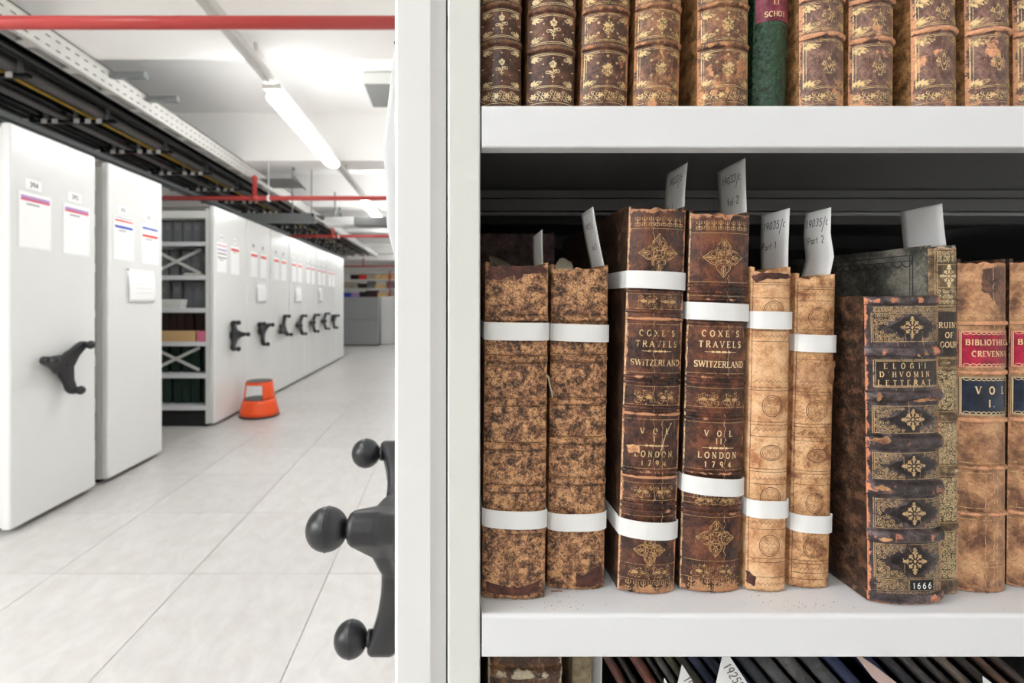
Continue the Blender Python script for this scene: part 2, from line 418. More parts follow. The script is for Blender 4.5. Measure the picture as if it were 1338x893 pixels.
# letter: (advance width, [(thick?, polyline)], [serif points])
GLY = {
    'A': (.78, [(0, [(.08, 0), (.38, 1)]), (1, [(.38, 1), (.70, 0)]), (0, [(.2, .34), (.58, .34)])], [(.08, 0), (.70, 0)]),
    'B': (.68, [(1, [(.15, 0), (.15, 1)]), (0, [(.15, 1), (.36, 1)]), (1, arc(.36, .77, .2, .23, 90, -90)), (0, [(.15, .54), (.36, .54)]), (1, arc(.38, .27, .23, .27, 90, -90)), (0, [(.15, 0), (.38, 0)])], [(.15, 0), (.15, 1)]),
    'C': (.74, [(1, arc(.42, .5, .34, .5, 60, 300, 18)), (0, [(.60, .93), (.62, .72)])], []),
    'D': (.78, [(1, [(.15, 0), (.15, 1)]), (0, [(.15, 1), (.34, 1)]), (1, arc(.34, .5, .36, .5, 90, -90, 16)), (0, [(.15, 0), (.34, 0)])], [(.15, 0), (.15, 1)]),
    'E': (.66, [(1, [(.15, 0), (.15, 1)]), (0, [(.15, 1), (.58, 1), (.58, .84)]), (0, [(.15, .52), (.46, .52)]), (0, [(.15, 0), (.6, 0), (.6, .18)])], [(.15, 0), (.15, 1)]),
    'F': (.62, [(1, [(.15, 0), (.15, 1)]), (0, [(.15, 1), (.58, 1), (.58, .84)]), (0, [(.15, .52), (.46, .52)])], [(.15, 0), (.15, 1)]),
    'G': (.78, [(1, arc(.42, .5, .34, .5, 60, 300, 18)), (1, [(.66, .08), (.66, .42)]), (0, [(.60, .93), (.62, .74)])], [(.66, .42)]),
    'H': (.82, [(1, [(.15, 0), (.15, 1)]), (1, [(.67, 0), (.67, 1)]), (0, [(.15, .52), (.67, .52)])], [(.15, 0), (.15, 1), (.67, 0), (.67, 1)]),
    'I': (.34, [(1, [(.17, 0), (.17, 1)])], [(.17, 0), (.17, 1)]),
    'L': (.64, [(1, [(.15, 0), (.15, 1)]), (0, [(.15, 0), (.58, 0), (.58, .2)])], [(.15, 0), (.15, 1)]),
    'M': (.94, [(0, [(.13, 0), (.15, 1)]), (1, [(.15, 1), (.46, .08)]), (0, [(.46, .08), (.77, 1)]), (1, [(.79, 0), (.77, 1)])], [(.13, 0), (.15, 1), (.77, 1), (.79, 0)]),
    'N': (.82, [(0, [(.15, 0), (.15, 1)]), (1, [(.15, 1), (.67, 0)]), (0, [(.67, 0), (.67, 1)])], [(.15, 0), (.15, 1), (.67, 1)]),
    'O': (.80, [(1, arc(.4, .5, .33, .5, 0, 360, 24))], []),
    'P': (.66, [(1, [(.15, 0), (.15, 1)]), (0, [(.15, 1), (.36, 1)]), (1, arc(.36, .74, .22, .26, 90, -90)), (0, [(.15, .48), (.36, .48)])], [(.15, 0), (.15, 1)]),
    'R': (.74, [(1, [(.15, 0), (.15, 1)]), (0, [(.15, 1), (.36, 1)]), (1, arc(.36, .76, .22, .24, 90, -90)), (0, [(.15, .52), (.36, .52)]), (1, [(.36, .52), (.66, 0)])], [(.15, 0), (.15, 1), (.66, 0)]),
    'S': (.60, [(1, arc(.31, .75, .21, .25, 40, 230) + arc(.29, .25, .22, .25, 90, -140)), (0, [(.49, .9), (.5, .76)]), (0, [(.1, .1), (.09, .26)])], []),
    'T': (.70, [(1, [(.35, 0), (.35, 1)]), (0, [(.06, .82), (.06, 1), (.64, 1), (.64, .82)])], [(.35, 0)]),
    'U': (.80, [(1, [(.15, 1), (.15, .3)] + arc(.4, .3, .25, .3, 180, 360) + [(.65, 1)])], [(.15, 1), (.65, 1)]),
    'V': (.76, [(1, [(.08, 1), (.38, 0)]), (0, [(.38, 0), (.68, 1)])], [(.08, 1), (.68, 1)]),
    'W': (1.06, [(1, [(.07, 1), (.31, 0)]), (0, [(.31, 0), (.53, 1)]), (1, [(.53, 1), (.76, 0)]), (0, [(.76, 0), (.98, 1)])], [(.07, 1), (.53, 1), (.98, 1)]),
    'X': (.76, [(1, [(.08, 1), (.68, 0)]), (0, [(.1, 0), (.66, 1)])], [(.08, 1), (.68, 0), (.1, 0), (.66, 1)]),
    'Z': (.68, [(0, [(.1, .84), (.1, 1), (.6, 1)]), (1, [(.6, 1), (.08, 0)]), (0, [(.08, 0), (.62, 0), (.62, .18)])], []),
    '0': (.60, [(1, arc(.3, .5, .22, .5, 0, 360, 20))], []),
    '1': (.40, [(1, [(.1, .82), (.22, 1), (.22, 0)])], []),
    '2': (.58, [(1, arc(.28, .72, .21, .28, 170, -30) + [(.08, 0), (.52, 0)])], []),
    '3': (.56, [(1, arc(.26, .76, .2, .24, 150, -80) + arc(.26, .26, .23, .27, 80, -150))], []),
    '4': (.60, [(1, [(.42, 0), (.42, 1), (.06, .3), (.56, .3)])], []),
    '5': (.58, [(1, [(.5, 1), (.16, 1), (.12, .58)] + arc(.27, .31, .23, .31, 110, -150))], []),
    '6': (.60, [(1, [(.46, .96), (.3, .86), (.14, .6)] + arc(.3, .29, .21, .29, 160, -200, 18))], []),
    '7': (.56, [(1, [(.06, 1), (.5, 1), (.2, 0)])], []),
    '8': (.58, [(1, arc(.28, .75, .19, .25, 0, 360, 14)), (1, arc(.28, .25, .22, .25, 0, 360, 14))], []),
    '9': (.60, [(1, arc(.3, .71, .21, .29, 20, 380, 18) + [(.46, .4), (.4, 0)])], []),
    '/': (.50, [(0, [(.06, -.9), (.44, 1.1)])], []),
    '.': (.28, [(1, [(.1, 0), (.18, .04)])], []),
    "'": (.2, [(0, [(.12, 1.05), (.08, .82)])], []),
    'c': (.46, [(0, [(.06, .52), (.34, .62)] + arc(.26, .3, .2, .32, 60, 300))], []),
    'e': (.46, [(0, [(.1, .34), (.38, .42)] + arc(.24, .32, .17, .32, 20, 310))], []),
    'o': (.44, [(0, arc(.22, .3, .17, .3, 0, 360))], []),
    'l': (.26, [(0, [(.1, 1), (.1, .1), (.2, 0)])], []),
    'v': (.50, [(0, [(.04, 1), (.2, 0), (.44, 1)])], []),
    'a': (.48, [(0, arc(.22, .3, .17, .3, 30, 390)), (0, [(.38, .58), (.38, .06), (.46, 0)])], []),
    'r': (.40, [(0, [(.08, .6), (.08, 0)]), (0, [(.08, .4), (.2, .6), (.34, .56)])], []),
    't': (.36, [(0, [(.16, .9), (.16, .1), (.28, 0)]), (0, [(.02, .62), (.32, .62)])], []),
    ' ': (.4, [], []),
}

class Ink:
    """Flat drawing in metres; mapped later on to a spine, a label or a sheet."""
    def __init__(s, step=.0022): s.v, s.f, s.step = [], [], step
    def poly(s, pts):
        o = len(s.v); s.v += list(pts); s.f.append(list(range(o, o + len(pts)))); return s
    def line(s, pts, w, closed=False, w2=None):
        P = [pts[0]]
        for a, b in zip(pts, pts[1:]):
            d = math.hypot(b[0] - a[0], b[1] - a[1])
            if d < 1e-9: continue
            n = max(1, int(d / s.step))
            P += [(a[0] + (b[0] - a[0]) * i / n, a[1] + (b[1] - a[1]) * i / n) for i in range(1, n + 1)]
        if len(P) < 2: return s
        o = len(s.v); n = len(P)
        for i, p in enumerate(P):
            a, b = P[max(i - 1, 0)], P[min(i + 1, n - 1)]
            dx, dy = b[0] - a[0], b[1] - a[1]; L = math.hypot(dx, dy) or 1
            ww = w / 2 if w2 is None else (w + (w2 - w) * i / (n - 1)) / 2
            nx, ny = -dy / L * ww, dx / L * ww
            s.v += [(p[0] + nx, p[1] + ny), (p[0] - nx, p[1] - ny)]
        s.f += [[o + 2 * i + 1, o + 2 * i + 3, o + 2 * i + 2, o + 2 * i] for i in range(n - 1)]
        return s
    def disc(s, x, y, r, n=10, ry=None):
        ry = ry or r
        return s.poly([(x + r * math.cos(2 * math.pi * i / n), y + ry * math.sin(2 * math.pi * i / n)) for i in range(n)])
    def ring(s, x, y, rx, ry, w, n=26):
        return s.line(arc(x, y, rx, ry, 0, 360, n), w)
    def star(s, x, y, r, k=6):
        return s.poly([(x + (r if i % 2 == 0 else r * .4) * math.sin(math.pi * i / k), y + (r if i % 2 == 0 else r * .4) * math.cos(math.pi * i / k)) for i in range(2 * k)])
    def petal(s, x, y, ang, L, W):
        c, d = math.cos(R(ang)), math.sin(R(ang))
        return s.poly([(x + c * a * L - d * b * W / 2, y + d * a * L + c * b * W / 2) for a, b in
                       ((0, 0), (.2, -.6), (.5, -1), (.8, -.6), (1, 0), (.8, .6), (.5, 1), (.2, .6))])
    def spiral(s, x, y, r, a0, turns, w, sgn=1):
        n = int(14 * abs(turns))
        return s.line([(x + r * (1 - .82 * i / n) * math.cos(R(a0) + sgn * 2 * math.pi * turns * i / n),
                        y + r * (1 - .82 * i / n) * math.sin(R(a0) + sgn * 2 * math.pi * turns * i / n)) for i in range(n + 1)], w)
    def rect(s, x0, x1, y0, y1, w):
        for a, b in (((x0, y0), (x1, y0)), ((x0, y1), (x1, y1)), ((x0, y0), (x0, y1)), ((x1, y0), (x1, y1))): s.line([a, b], w)
        return s
    def text(s, t, x, y, h, sp=.12, wf=1.0, thick=.17, thin=.07, serif=True, slant=0.0, width=None, jit=0, rng=None):
        """Centred on (x, y); h = capital height; width forces the total width."""
        tot = sum(GLY[c][0] for c in t) * wf + sp * (len(t) - 1)
        if width: sp += (width / h - tot) / max(1, len(t) - 1); tot = width / h
        cx = x - tot * h / 2
        for c in t:
            adv, st, sf = GLY[c]
            jy = rng.uniform(-jit, jit) if jit else 0
            mp = lambda p: (cx + (p[0] * wf + slant * p[1]) * h, y - h / 2 + (p[1] + jy) * h)
            for th, pl in st: s.line([mp(p) for p in pl], (thick if th else thin) * h)
            if serif:
                for p in sf:
                    q = mp(p); s.line([(q[0] - .13 * h, q[1]), (q[0] + .13 * h, q[1])], thin * h)
            cx += (adv * wf + sp) * h
        return s
    def build(s, name, mat, parent, fn):
        mb = MB(); mb.add([fn(u, v) for u, v in s.v], s.f, False)
        return mb.build(name, mat, parent)

# ------------------------------------------------------------------ books
def fbm(p, sc): return noise.fractal(Vector(p) * sc, 1.0, 2.0, 4)

class Book:
    def __init__(s, name, label, base, w, h, depth, lean=0, bulge=.005, p=2.2, mat=None, board=None, group=None,
                 ragged=.0008, wear_edge=.6, wear_top=.006, wear_bot=None, board_over=.002, cat='book', pages_mat=None, wear_fn=None, bt=.003, dents=.0004):
        s.w, s.h, s.bulge, s.p, s.lean = w, h, bulge, p, lean
        s.base = Vector(base)
        x, y, z = base
        s.root = thing(name, label, cat, (x, y, z + (w / 2) * abs(math.sin(R(lean)))), (0, R(lean), 0), group)
        s.mat = mat; s.seed = (x * 37.1, z * 11.3)
        s.wear_edge, s.wear_top, s.wear_fn = wear_edge, wear_top, wear_fn
        s.wear_bot = wear_bot or wear_top
        s.depth = depth; s.dents = dents
        over = board_over
        # spine shell
        nu, nv = 30, max(40, int(h / .0028))
        mb = MB(); mb.w = []
        def fn(a, b):
            u = (a - .5) * w; v = b * h
            zz = v
            if b == 0: zz += ragged * abs(fbm((u, 3, 0), 220)) * 1.2
            if b == 1: zz -= ragged * (1.0 + 1.5 * fbm((u, 7, 0), 160))
            pt = s.surf(u, zz, 0)
            mb.w.append(s.wear(u, v))
            return pt
        mb.grid(fn, nu, nv)
        # return the head and tail of the spine inwards so that it has thickness
        n0 = len(mb.v); row = nu + 1
        for j, inn in ((0, 1), (nv, -1)):
            for i in range(row):
                q = mb.v[j * row + i]; mb.v.append((q[0] * .96, q[1] + .0026, q[2] + inn * .0008)); mb.w.append(mb.w[j * row + i])
        for i in range(nu):
            mb.f.append([i + 1, i, n0 + i, n0 + i + 1]); mb.sm.append(True)
            a = nv * row + i; mb.f.append([a, a + 1, n0 + row + i + 1, n0 + row + i]); mb.sm.append(True)
        s.spine = mb.build('spine', mat, s.root)
        # boards
        for sx, nm in ((-1, 'front_board'), (1, 'back_board')):
            mb = MB(); mb.w = []
            x0, x1 = (sx * w / 2, sx * (w / 2 - bt))
            if x0 > x1: x0, x1 = x1, x0
            ny, nz_ = 10, 16
            for side, xx in ((0, x0), (1, x1)):
                def gf(a, b, xx=xx):
                    y = .0004 + a * (depth - .0004); z = b * h
                    e = .0012 * fbm((y, z + side, sx), 60)
                    ed = min(a, 1 - a, b, 1 - b)
                    mb.w.append(.55 * max(0, 1 - min(b * h, (1 - b) * h, a * depth) / .004) - .05)
                    return (xx, y, z + (0 if b < 1 else over + e) - (0 if b > 0 else 0))
                o = len(mb.v); mb.grid(gf, ny, nz_, False)
                if side == 0: mb.f = [f[::-1] for f in mb.f]
            k = (ny + 1) * (nz_ + 1)
            rim = [i for i in range(ny + 1)] + [(ny + 1) * j + ny for j in range(1, nz_ + 1)] + \
                  [(ny + 1) * nz_ + i for i in range(ny - 1, -1, -1)] + [(ny + 1) * j for j in range(nz_ - 1, 0, -1)]
            for a, b in zip(rim, rim[1:] + rim[:1]): mb.f.append([a, b, b + k, a + k]); mb.sm.append(False)
            mb.build(nm, board or mat, s.root)
        # text block
        mb = MB(); g = .0003
        mb.box(-w / 2 + bt + g, w / 2 - bt - g, .0032, depth - .004, .002, h - .004)
        mb.build('text_block', pages_mat or M['pages'], s.root)
    def surf(s, u, v, off=0):
        q = max(-1, min(1, 2 * u / s.w))
        d = s.dents * fbm((u + s.seed[0], 1.0, v + s.seed[1]), 55) if s.dents else 0
        k = s.bulge * s.p * abs(q) ** (s.p - 1) * (1 if q > 0 else -1) / (s.w / 2)      # slope
        L = math.sqrt(1 + k * k)
        return (u + off * k / L * .9, -s.bulge * (1 - abs(q) ** s.p) - off / L - d * (1 - q * q), v)
    def wear(s, u, v):
        e = s.w / 2 - abs(u)
        a = max(0, 1 - e / .0035) * s.wear_edge
        t = max(0, 1 - v / s.wear_bot, 1 - (s.h - v) / s.wear_top) * .8
        x = s.wear_fn(u, v, s.seed[0]) if s.wear_fn else 0
        return min(1.6, max(a, t) + x + .25 * fbm((u + s.seed[0], 2, v), 70))
    # photograph pixel -> height on the spine (measured at the spine's own distance)
    def v(s, y): return EYE - (y - 394) / FPX * (s.base[1] - s.bulge * .7) - s.base[2]
    def uu(s, x, y):
        v = s.v(y)
        return ((x - 586) / FPX * (s.base[1] - s.bulge * .7)) - s.base[0] - v * math.tan(R(s.lean))
    def band(s, v, hz=.006, prot=.003, mat=None, wear=.55, name='raised_band', over=0.0):
        mb = MB(); mb.w = []
        nu, nz_ = 26, 8
        def fn(a, b):
            u = (a - .5) * (s.w + 2 * over) * .998; t = b * 2 - 1
            e = min(1, (1 - abs(2 * a - 1)) * 9)
            z = v + t * hz / 2 * (1.0 + .1 * fbm((u, v, 1), 120))
            o = prot * math.sqrt(max(0, 1 - t * t)) * (.35 + .65 * e) + .00015 + .0003 * fbm((u, v, t), 180) * (1 - t * t)
            mb.w.append(wear * (1 - t * t) ** .5 + .6 * fbm((u * 1.0, v, 5), 90) - .1 + (0.3 if e < .6 else 0))
            p = s.surf(u, z, o)
            return (p[0], p[1] if abs(t) < 1 else p[1] + .0004, p[2])
        mb.grid(fn, nu, nz_)
        return mb.build(name, mat or s.mat, s.root)
    def patch(s, name, mat, u0, u1, v0, v1, off=.0002, parent=None, jag=0.0, wear=0.0):
        mb = MB(); mb.w = []
        def fn(a, b):
            u = u0 + (u1 - u0) * a; v = v0 + (v1 - v0) * b
            if b in (0, 1): v += jag * fbm((u, b, 1), 200)
            mb.w.append(wear); return s.surf(u, v, off)
        mb.grid(fn, 18, 10)
        return mb.build(name, mat, parent or s.root)
    def flap(s, name, mat, pts, off=.0003):
        """A patch of exposed leather with an irregular outline given in (u, v)."""
        ik = Ink(); P = []
        for a, b in zip(pts, pts[1:] + pts[:1]):
            for i in range(6):
                t = i / 6; u = a[0] + (b[0] - a[0]) * t; v = a[1] + (b[1] - a[1]) * t
                P.append((u + .0012 * fbm((u, v, 3), 250), v + .0012 * fbm((u, v, 9), 250)))
        n = len(P); cx = sum(p[0] for p in P) / n; cy = sum(p[1] for p in P) / n
        for k, q in enumerate((1, .8, .6, .4, .2)):
            ik.v += [(cx + (p[0] - cx) * q, cy + (p[1] - cy) * q) for p in P]
            if k: ik.f += [[(k - 1) * n + i, (k - 1) * n + (i + 1) % n, k * n + (i + 1) % n, k * n + i] for i in range(n)]
        ik.f.append([4 * n + i for i in range(n)])
        return ik.build(name, mat, s.root, lambda u, v: s.surf(u, v, off))
    def ink(s, ik, name='gold_tooling', mat=None, off=.00028, parent=None):
        o = ik.build(name, mat or M['gold'], parent or s.root, lambda u, v: s.surf(u, v, off))
        if name != 'gilt_lettering' and name != 'number': o['kind'] = 'stuff'
        return o

def tape(label, bk, ypx_l, ypx_r, hh=.0138, extra=.0):
    """A flat white cotton tape tied round a standing book."""
    t = MB()
    w = bk.w; prof = []
    n = 20
    off = .0026 if extra == 0 else extra
    for i in range(n + 1):
        u = -w / 2 + w * i / n
        x, y, _ = bk.surf(u, bk.v((ypx_l + ypx_r) / 2), 0)
        q = abs(2 * i / n - 1)
        prof.append((x * (1 + .0016 / w), y - off * (1 - .7 * q ** 8) - .0006))
    dd = bk.depth + .0009; ww = w / 2 + .0008
    sidek = 8
    left = [(-ww, dd + (0 - dd) * (k / sidek)) for k in range(sidek)]
    back = [(ww, dd * k / sidek) for k in range(1, sidek + 1)]
    path = left + prof + back + [(ww * (1 - 2 * k / 6), dd) for k in range(1, 6)]
    slope = bk.v(ypx_r) - bk.v(ypx_l)
    vc = bk.v((ypx_l + ypx_r) / 2)
    vs = []
    for (x, y) in path:
        z = vc + slope * x / w - (.0 if y <= 0 else min(y, .1) * 0.0)
        for b in (-.5, .5): vs.append((x, y, z + b * hh))
    m = len(path)
    fs = [(2 * i, 2 * ((i + 1) % m), 2 * ((i + 1) % m) + 1, 2 * i + 1) for i in range(m)]
    t.add(vs, fs, False)
    o = t.build('cotton_tape', M['tape'], None, solid=.0004)
    o.location = bk.root.location; o.rotation_euler = bk.root.rotation_euler
    return tag(o, label, 'tape', 'white tapes tied round the old books')

def slip(name, label, quad, rows=(), lines=(), mat=None, bend=0.002, kink=None):
    """quad: near-top, near-bottom, far-bottom, far-top as world points; writing runs from the far edge to the near edge."""
    nt_, nb, fb, ft = [Vector(q) for q in quad]
    def at(a, b):          # a 0 far..1 near, b 0 bottom..1 top
        p = (fb.lerp(nb, a)).lerp(ft.lerp(nt_, a), b)
        n = (nb - fb).cross(ft - fb).normalized()
        k = bend * math.sin(math.pi * b) + (0 if not kink else kink[1] * max(0, 1 - abs(b - kink[0]) / .32))
        return p + n * k
    nrm = (nb - fb).cross(ft - fb).normalized()
    c = (nt_ + nb + fb + ft) / 4
    if nrm.dot(Vector((0, 0, EYE)) - c) < 0: nrm = -nrm
    root = thing(name, label, 'paper slip', nb, group='paper slips tucked into the old books')
    mb = MB(); mb.grid(lambda a, b: at(a, b) - nb, 6, 14)
    mb.build('slip_sheet', mat or M['paper_grey'], root, solid=.0003)
    if rows:
        W = (nb - fb).length; H = (ft - fb).length
        ik = Ink(.001); rng = random.Random(len(label))
        for t, x, y, h in rows:
            ik.text(t, x * W, y * H, h, sp=.10, thick=.11, thin=.10, serif=False, slant=.12, jit=.05, rng=rng)
        for (x0, y0, x1, y1) in lines: ik.line([(x0 * W, y0 * H), (x1 * W, y1 * H)], .0006)
        ik.build('handwriting', M['pen'], root, lambda u, v: at(u / W, v / H) - nb + nrm * .0004)
    return root

# ---- tooling motifs (sizes in metres)
def lobed_cross(ik, x, y, r, w=.0005):
    """Four pointed lobes with scrolls, set crosswise."""
    for a in (0, 90, 180, 270):
        c, d = math.cos(R(a)), math.sin(R(a))
        mp = lambda p, q: (x + c * p * r - d * q * r, y + d * p * r + c * q * r)
        out = [(.28, .0), (.3, .22), (.42, .36), (.6, .33), (.76, .18), (1.0, 0)]
        for sg in (1, -1):
            ik.line([mp(p, sg * q) for p, q in out], w * 1.5)
            ik.line([mp(.34 + .15 + .13 * math.cos(t), sg * (.17 + .11 * math.sin(t))) for t in [i * .55 for i in range(12)]], w)
            ik.line([mp(.42, 0), mp(.55, sg * .1), mp(.7, sg * .12), mp(.86, 0)], w)
        ik.line([mp(.1, 0), mp(.95, 0)], w * .8)
        ik.petal(*mp(.55, 0), a, .25 * r, .1 * r)
    for a in (45, 135, 225, 315):
        c, d = math.cos(R(a)), math.sin(R(a))
        ik.petal(x + c * .12 * r, y + d * .12 * r, a, .26 * r, .12 * r)
    ik.ring(x, y, .12 * r, .12 * r, w)

def damask(ik, x, y, a, b):
    """Cluster of filled petals in a lozenge, half axes a and b."""
    ik.disc(x, y, a * .12, 10, b * .12)
    for ang in (0, 90, 180, 270):
        c, d = math.cos(R(ang)), math.sin(R(ang)); L = a if ang % 180 == 0 else b
        ik.petal(x + c * L * .62, y + d * L * .62, ang, L * .38, L * .30)
        ik.petal(x + c * L * .2, y + d * L * .2, ang, L * .40, L * .18)
        for sg in (-1, 1):
            px_, py_ = x + c * L * .55, y + d * L * .55
            ik.petal(px_, py_, ang + sg * 62, L * .24, L * .15)
    for ang in (45, 135, 225, 315):
        c, d = math.cos(R(ang)), math.sin(R(ang))
        for t in (.2, .45):
            ik.petal(x + c * a * t, y + d * b * t, ang, a * .26, a * .17)
        for sg in (-1, 1):
            ik.petal(x + c * a * .42, y + d * b * .42, ang + sg * 50, a * .26, a * .15)

def filigree(ik, x0, x1, y0, y1, r, w, rng, inside=None, dens=1.0):
    """Close scrollwork filling a rectangle (only where inside(u, v))."""
    st = r * 1.75 / dens
    ny = max(1, int(round((y1 - y0) / st))); nx = max(1, int(round((x1 - x0) / st)))
    for j in range(ny):
        for i in range(nx):
            x = x0 + (i + .5) * (x1 - x0) / nx + rng.uniform(-.2, .2) * r
            y = y0 + (j + .5) * (y1 - y0) / ny + rng.uniform(-.2, .2) * r
            if inside and not inside(x, y): continue
            ik.spiral(x, y, r * rng.uniform(.8, 1.05), rng.uniform(0, 360), rng.uniform(1.1, 1.6), w, rng.choice((-1, 1)))
            for k in range(2):
                ik.petal(x + rng.uniform(-1, 1) * r, y + rng.uniform(-1, 1) * r, rng.uniform(0, 360), r * .7, r * .34)

def spray(ik, x, y, sx, sy, s):
    """Corner leaf spray, growing towards (sx, sy)."""
    for a, L in ((12, 1.0), (38, 1.15), (66, .95), (86, .7)):
        ang = math.degrees(math.atan2(math.sin(R(a)) * sy, math.cos(R(a)) * sx))
        ik.petal(x, y, ang, L * s, .34 * s)
    ik.spiral(x + sx * s * 1.05, y + sy * s * .42, s * .22, 0, 1.1, s * .09, sx)

def rose(ik, x, y, s):
    """Small stemmed flower with leaves."""
    for k in range(5):
        a = k * 72 + 90; ik.disc(x + .15 * s * math.cos(R(a)), y + .42 * s + .15 * s * math.sin(R(a)), .115 * s, 8)
    for a in (55, 90, 125): ik.petal(x, y + .16 * s, a, .18 * s, .1 * s)
    ik.line([(x, y + .3 * s), (x + .03 * s, y - .1 * s), (x - .02 * s, y - .4 * s), (x + .02 * s, y - .62 * s)], .06 * s)
    for sg, yy in ((-1, -.10), (1, .0)):
        ik.line([(x, y + (yy - .28) * s), (x + sg * .16 * s, y + (yy - .16) * s), (x + sg * .28 * s, y + (yy - .1) * s)], .05 * s)
        ik.ring(x + sg * .36 * s, y + (yy - .04) * s, .11 * s, .10 * s, .05 * s, 12)
        ik.petal(x, y + (yy - .12) * s, 90 - sg * 52, .34 * s, .14 * s)
        ik.petal(x, y - .52 * s, 90 - sg * 50, .22 * s, .09 * s)

def bloom(ik, x, y, s):
    """Crowned blossom with looped leaves."""
    for a in (90, 60, 120, 30, 150): ik.petal(x, y, a, s * (.62 if a == 90 else .5), s * .22)
    for sg in (-1, 1):
        ik.spiral(x + sg * .3 * s, y - .12 * s, .2 * s, 90, 1.2, .06 * s, sg)
        ik.spiral(x + sg * .16 * s, y - .42 * s, .14 * s, -90, 1.0, .06 * s, -sg)
        ik.petal(x, y - .1 * s, 90 + sg * 130, .5 * s, .13 * s)
    ik.line([(x, y), (x, y - .6 * s)], .06 * s)

def urn(ik, x, y, s):
    for sg in (-1, 1):
        ik.line([(x + sg * .1 * s, y - .7 * s), (x + sg * .26 * s, y - .2 * s), (x + sg * .32 * s, y + .22 * s), (x + sg * .12 * s, y + .34 * s), (x + sg * .1 * s, y + .6 * s)], .07 * s)
        ik.spiral(x + sg * .48 * s, y + .12 * s, .2 * s, 90, 1.2, .06 * s, sg)
        ik.spiral(x + sg * .44 * s, y - .4 * s, .13 * s, 0, 1.2, .05 * s, -sg)
        ik.line([(x + sg * .44 * s, y + .44 * s), (x + sg * .5 * s, y + .05 * s), (x + sg * .3 * s, y - .1 * s)], .05 * s)
        ik.petal(x, y - .35 * s, 90 + sg * 24, .5 * s, .12 * s)
    ik.line([(x - .2 * s, y - .72 * s), (x + .2 * s, y - .72 * s)], .08 * s)
    ik.line([(x, y + .4 * s), (x, y + 1.0 * s)], .05 * s); ik.disc(x, y + .62 * s, .09 * s, 8)
    ik.ring(x, y + .05 * s, .12 * s, .16 * s, .05 * s, 12)

def roll(ik, x0, x1, y, hh, n, rng):
    """Running strip of leaves, scrolls and small flowers."""
    for k in range(n):
        x = x0 + (k + .5) * (x1 - x0) / n; d = (x1 - x0) / n
        if k % 2 == 0:
            for a in range(0, 360, 60): ik.petal(x, y, a, hh * .30, hh * .15)
            ik.line([(x - d * .8, y - hh * .1), (x - d * .4, y - hh * .38), (x, y - hh * .42)], hh * .05)
        else:
            ik.line([(x - d * .5, y - hh * .34), (x - d * .15, y + hh * .12), (x + d * .2, y - hh * .1), (x + d * .5, y + hh * .34)], hh * .06)
            ik.spiral(x - d * .2, y + hh * .24, hh * .18, 0, 1.1, hh * .055)
            ik.spiral(x + d * .25, y - hh * .24, hh * .18, 180, 1.1, hh * .055)

def palmettes(ik, x0, x1, y, hh, n):
    for k in range(n):
        x = x0 + (k + .5) * (x1 - x0) / n; d = (x1 - x0) / n
        ik.line([(x, y - hh * .5), (x, y + hh * .5)], hh * .07)
        for sg in (-1, 1):
            ik.line([(x, y + hh * .05), (x + sg * d * .34, y + hh * .2), (x + sg * d * .28, y + hh * .42)], hh * .07)
            ik.line([(x, y - hh * .25), (x + sg * d * .3, y - hh * .12), (x + sg * d * .38, y - hh * .36), (x + sg * d * .14, y - hh * .46)], hh * .08)
        ik.disc(x, y - hh * .2, hh * .1, 8)

def scallops(ik, x0, x1, y, r, n, up, w):
    for k in range(n):
        x = x0 + (k + .5) * (x1 - x0) / n; d = (x1 - x0) / n / 2
        ik.line(arc(x, y, d, r * (1 if up else -1), 0, 180, 8), w)
    return ik

# ------------------------------------------------------------------ the room
def struct(name, mb, mat, parent=None, **kw):
    o = mb.build(name, mat, parent, **kw)
    if parent is None: o['kind'] = 'structure'
    return o
CEIL, BEAM = 3.27, 2.75
floor = struct('floor', MB().box(-6.0, 2.6, -9.6, 20.5, -.08, -.012), M['slab'])
TS, TY, TX, TY0 = .613, .613, -.538, 2.125
tm = MB(); g = .0016
tm.box(-TS / 2 + g, TS / 2 - g, -TY / 2 + g, TY / 2 - g, -.012, 0)
tile_me = tm.mesh('floor_tile'); tile_me.materials.append(M['tile'])
for i in range(-7, 3):
    for j in range(-9, 20):
        o = bpy.data.objects.new('floor_tile', tile_me); COL.objects.link(o); o.parent = floor
        o.location = (TX + (i + .5) * TS, TY0 + (j + .5) * TY, 0)
struct('floor_far', MB().box(-6.0, 1.3, TY0 + 20 * TY, 20.5, -.012, 0), M['tile'])
struct('floor_near', MB().box(-6.0, 2.6, -9.6, TY0 - 9 * TY, -.012, 0), M['tile'])
struct('wall_left', MB().box(-6.1, -6.0, -9.6, 20.5, 0, CEIL), M['wall'])
struct('wall_back', MB().box(-6.0, .02, 20.5, 20.6, 0, CEIL), M['wall'])
struct('wall_right', MB().box(.02, .12, 1.5, 20.5, 0, CEIL), M['wall'])
struct('wall_side', MB().box(2.6, 2.7, -9.6, 1.5, 0, CEIL), M['wall'])
struct('wall_inner', MB().box(.12, 2.6, 1.5, 1.6, 0, CEIL), M['wall'])
struct('wall_front', MB().box(-6.0, 2.6, -9.7, -9.6, 0, CEIL), M['wall'])
struct('ceiling', MB().box(-6.0, 2.6, -9.6, 20.5, CEIL, CEIL + .1), M['ceiling'])
for k in range(-4, 7):
    y = 2.66 + 2.5 * k
    if y < 1.4: struct('ceiling_beam', MB().box(-6.0, 2.6, y, y + .34, BEAM, CEIL), M['ceiling'])
    else: struct('ceiling_beam', MB().box(-6.0, .02, y, y + .34, BEAM, CEIL), M['ceiling'])

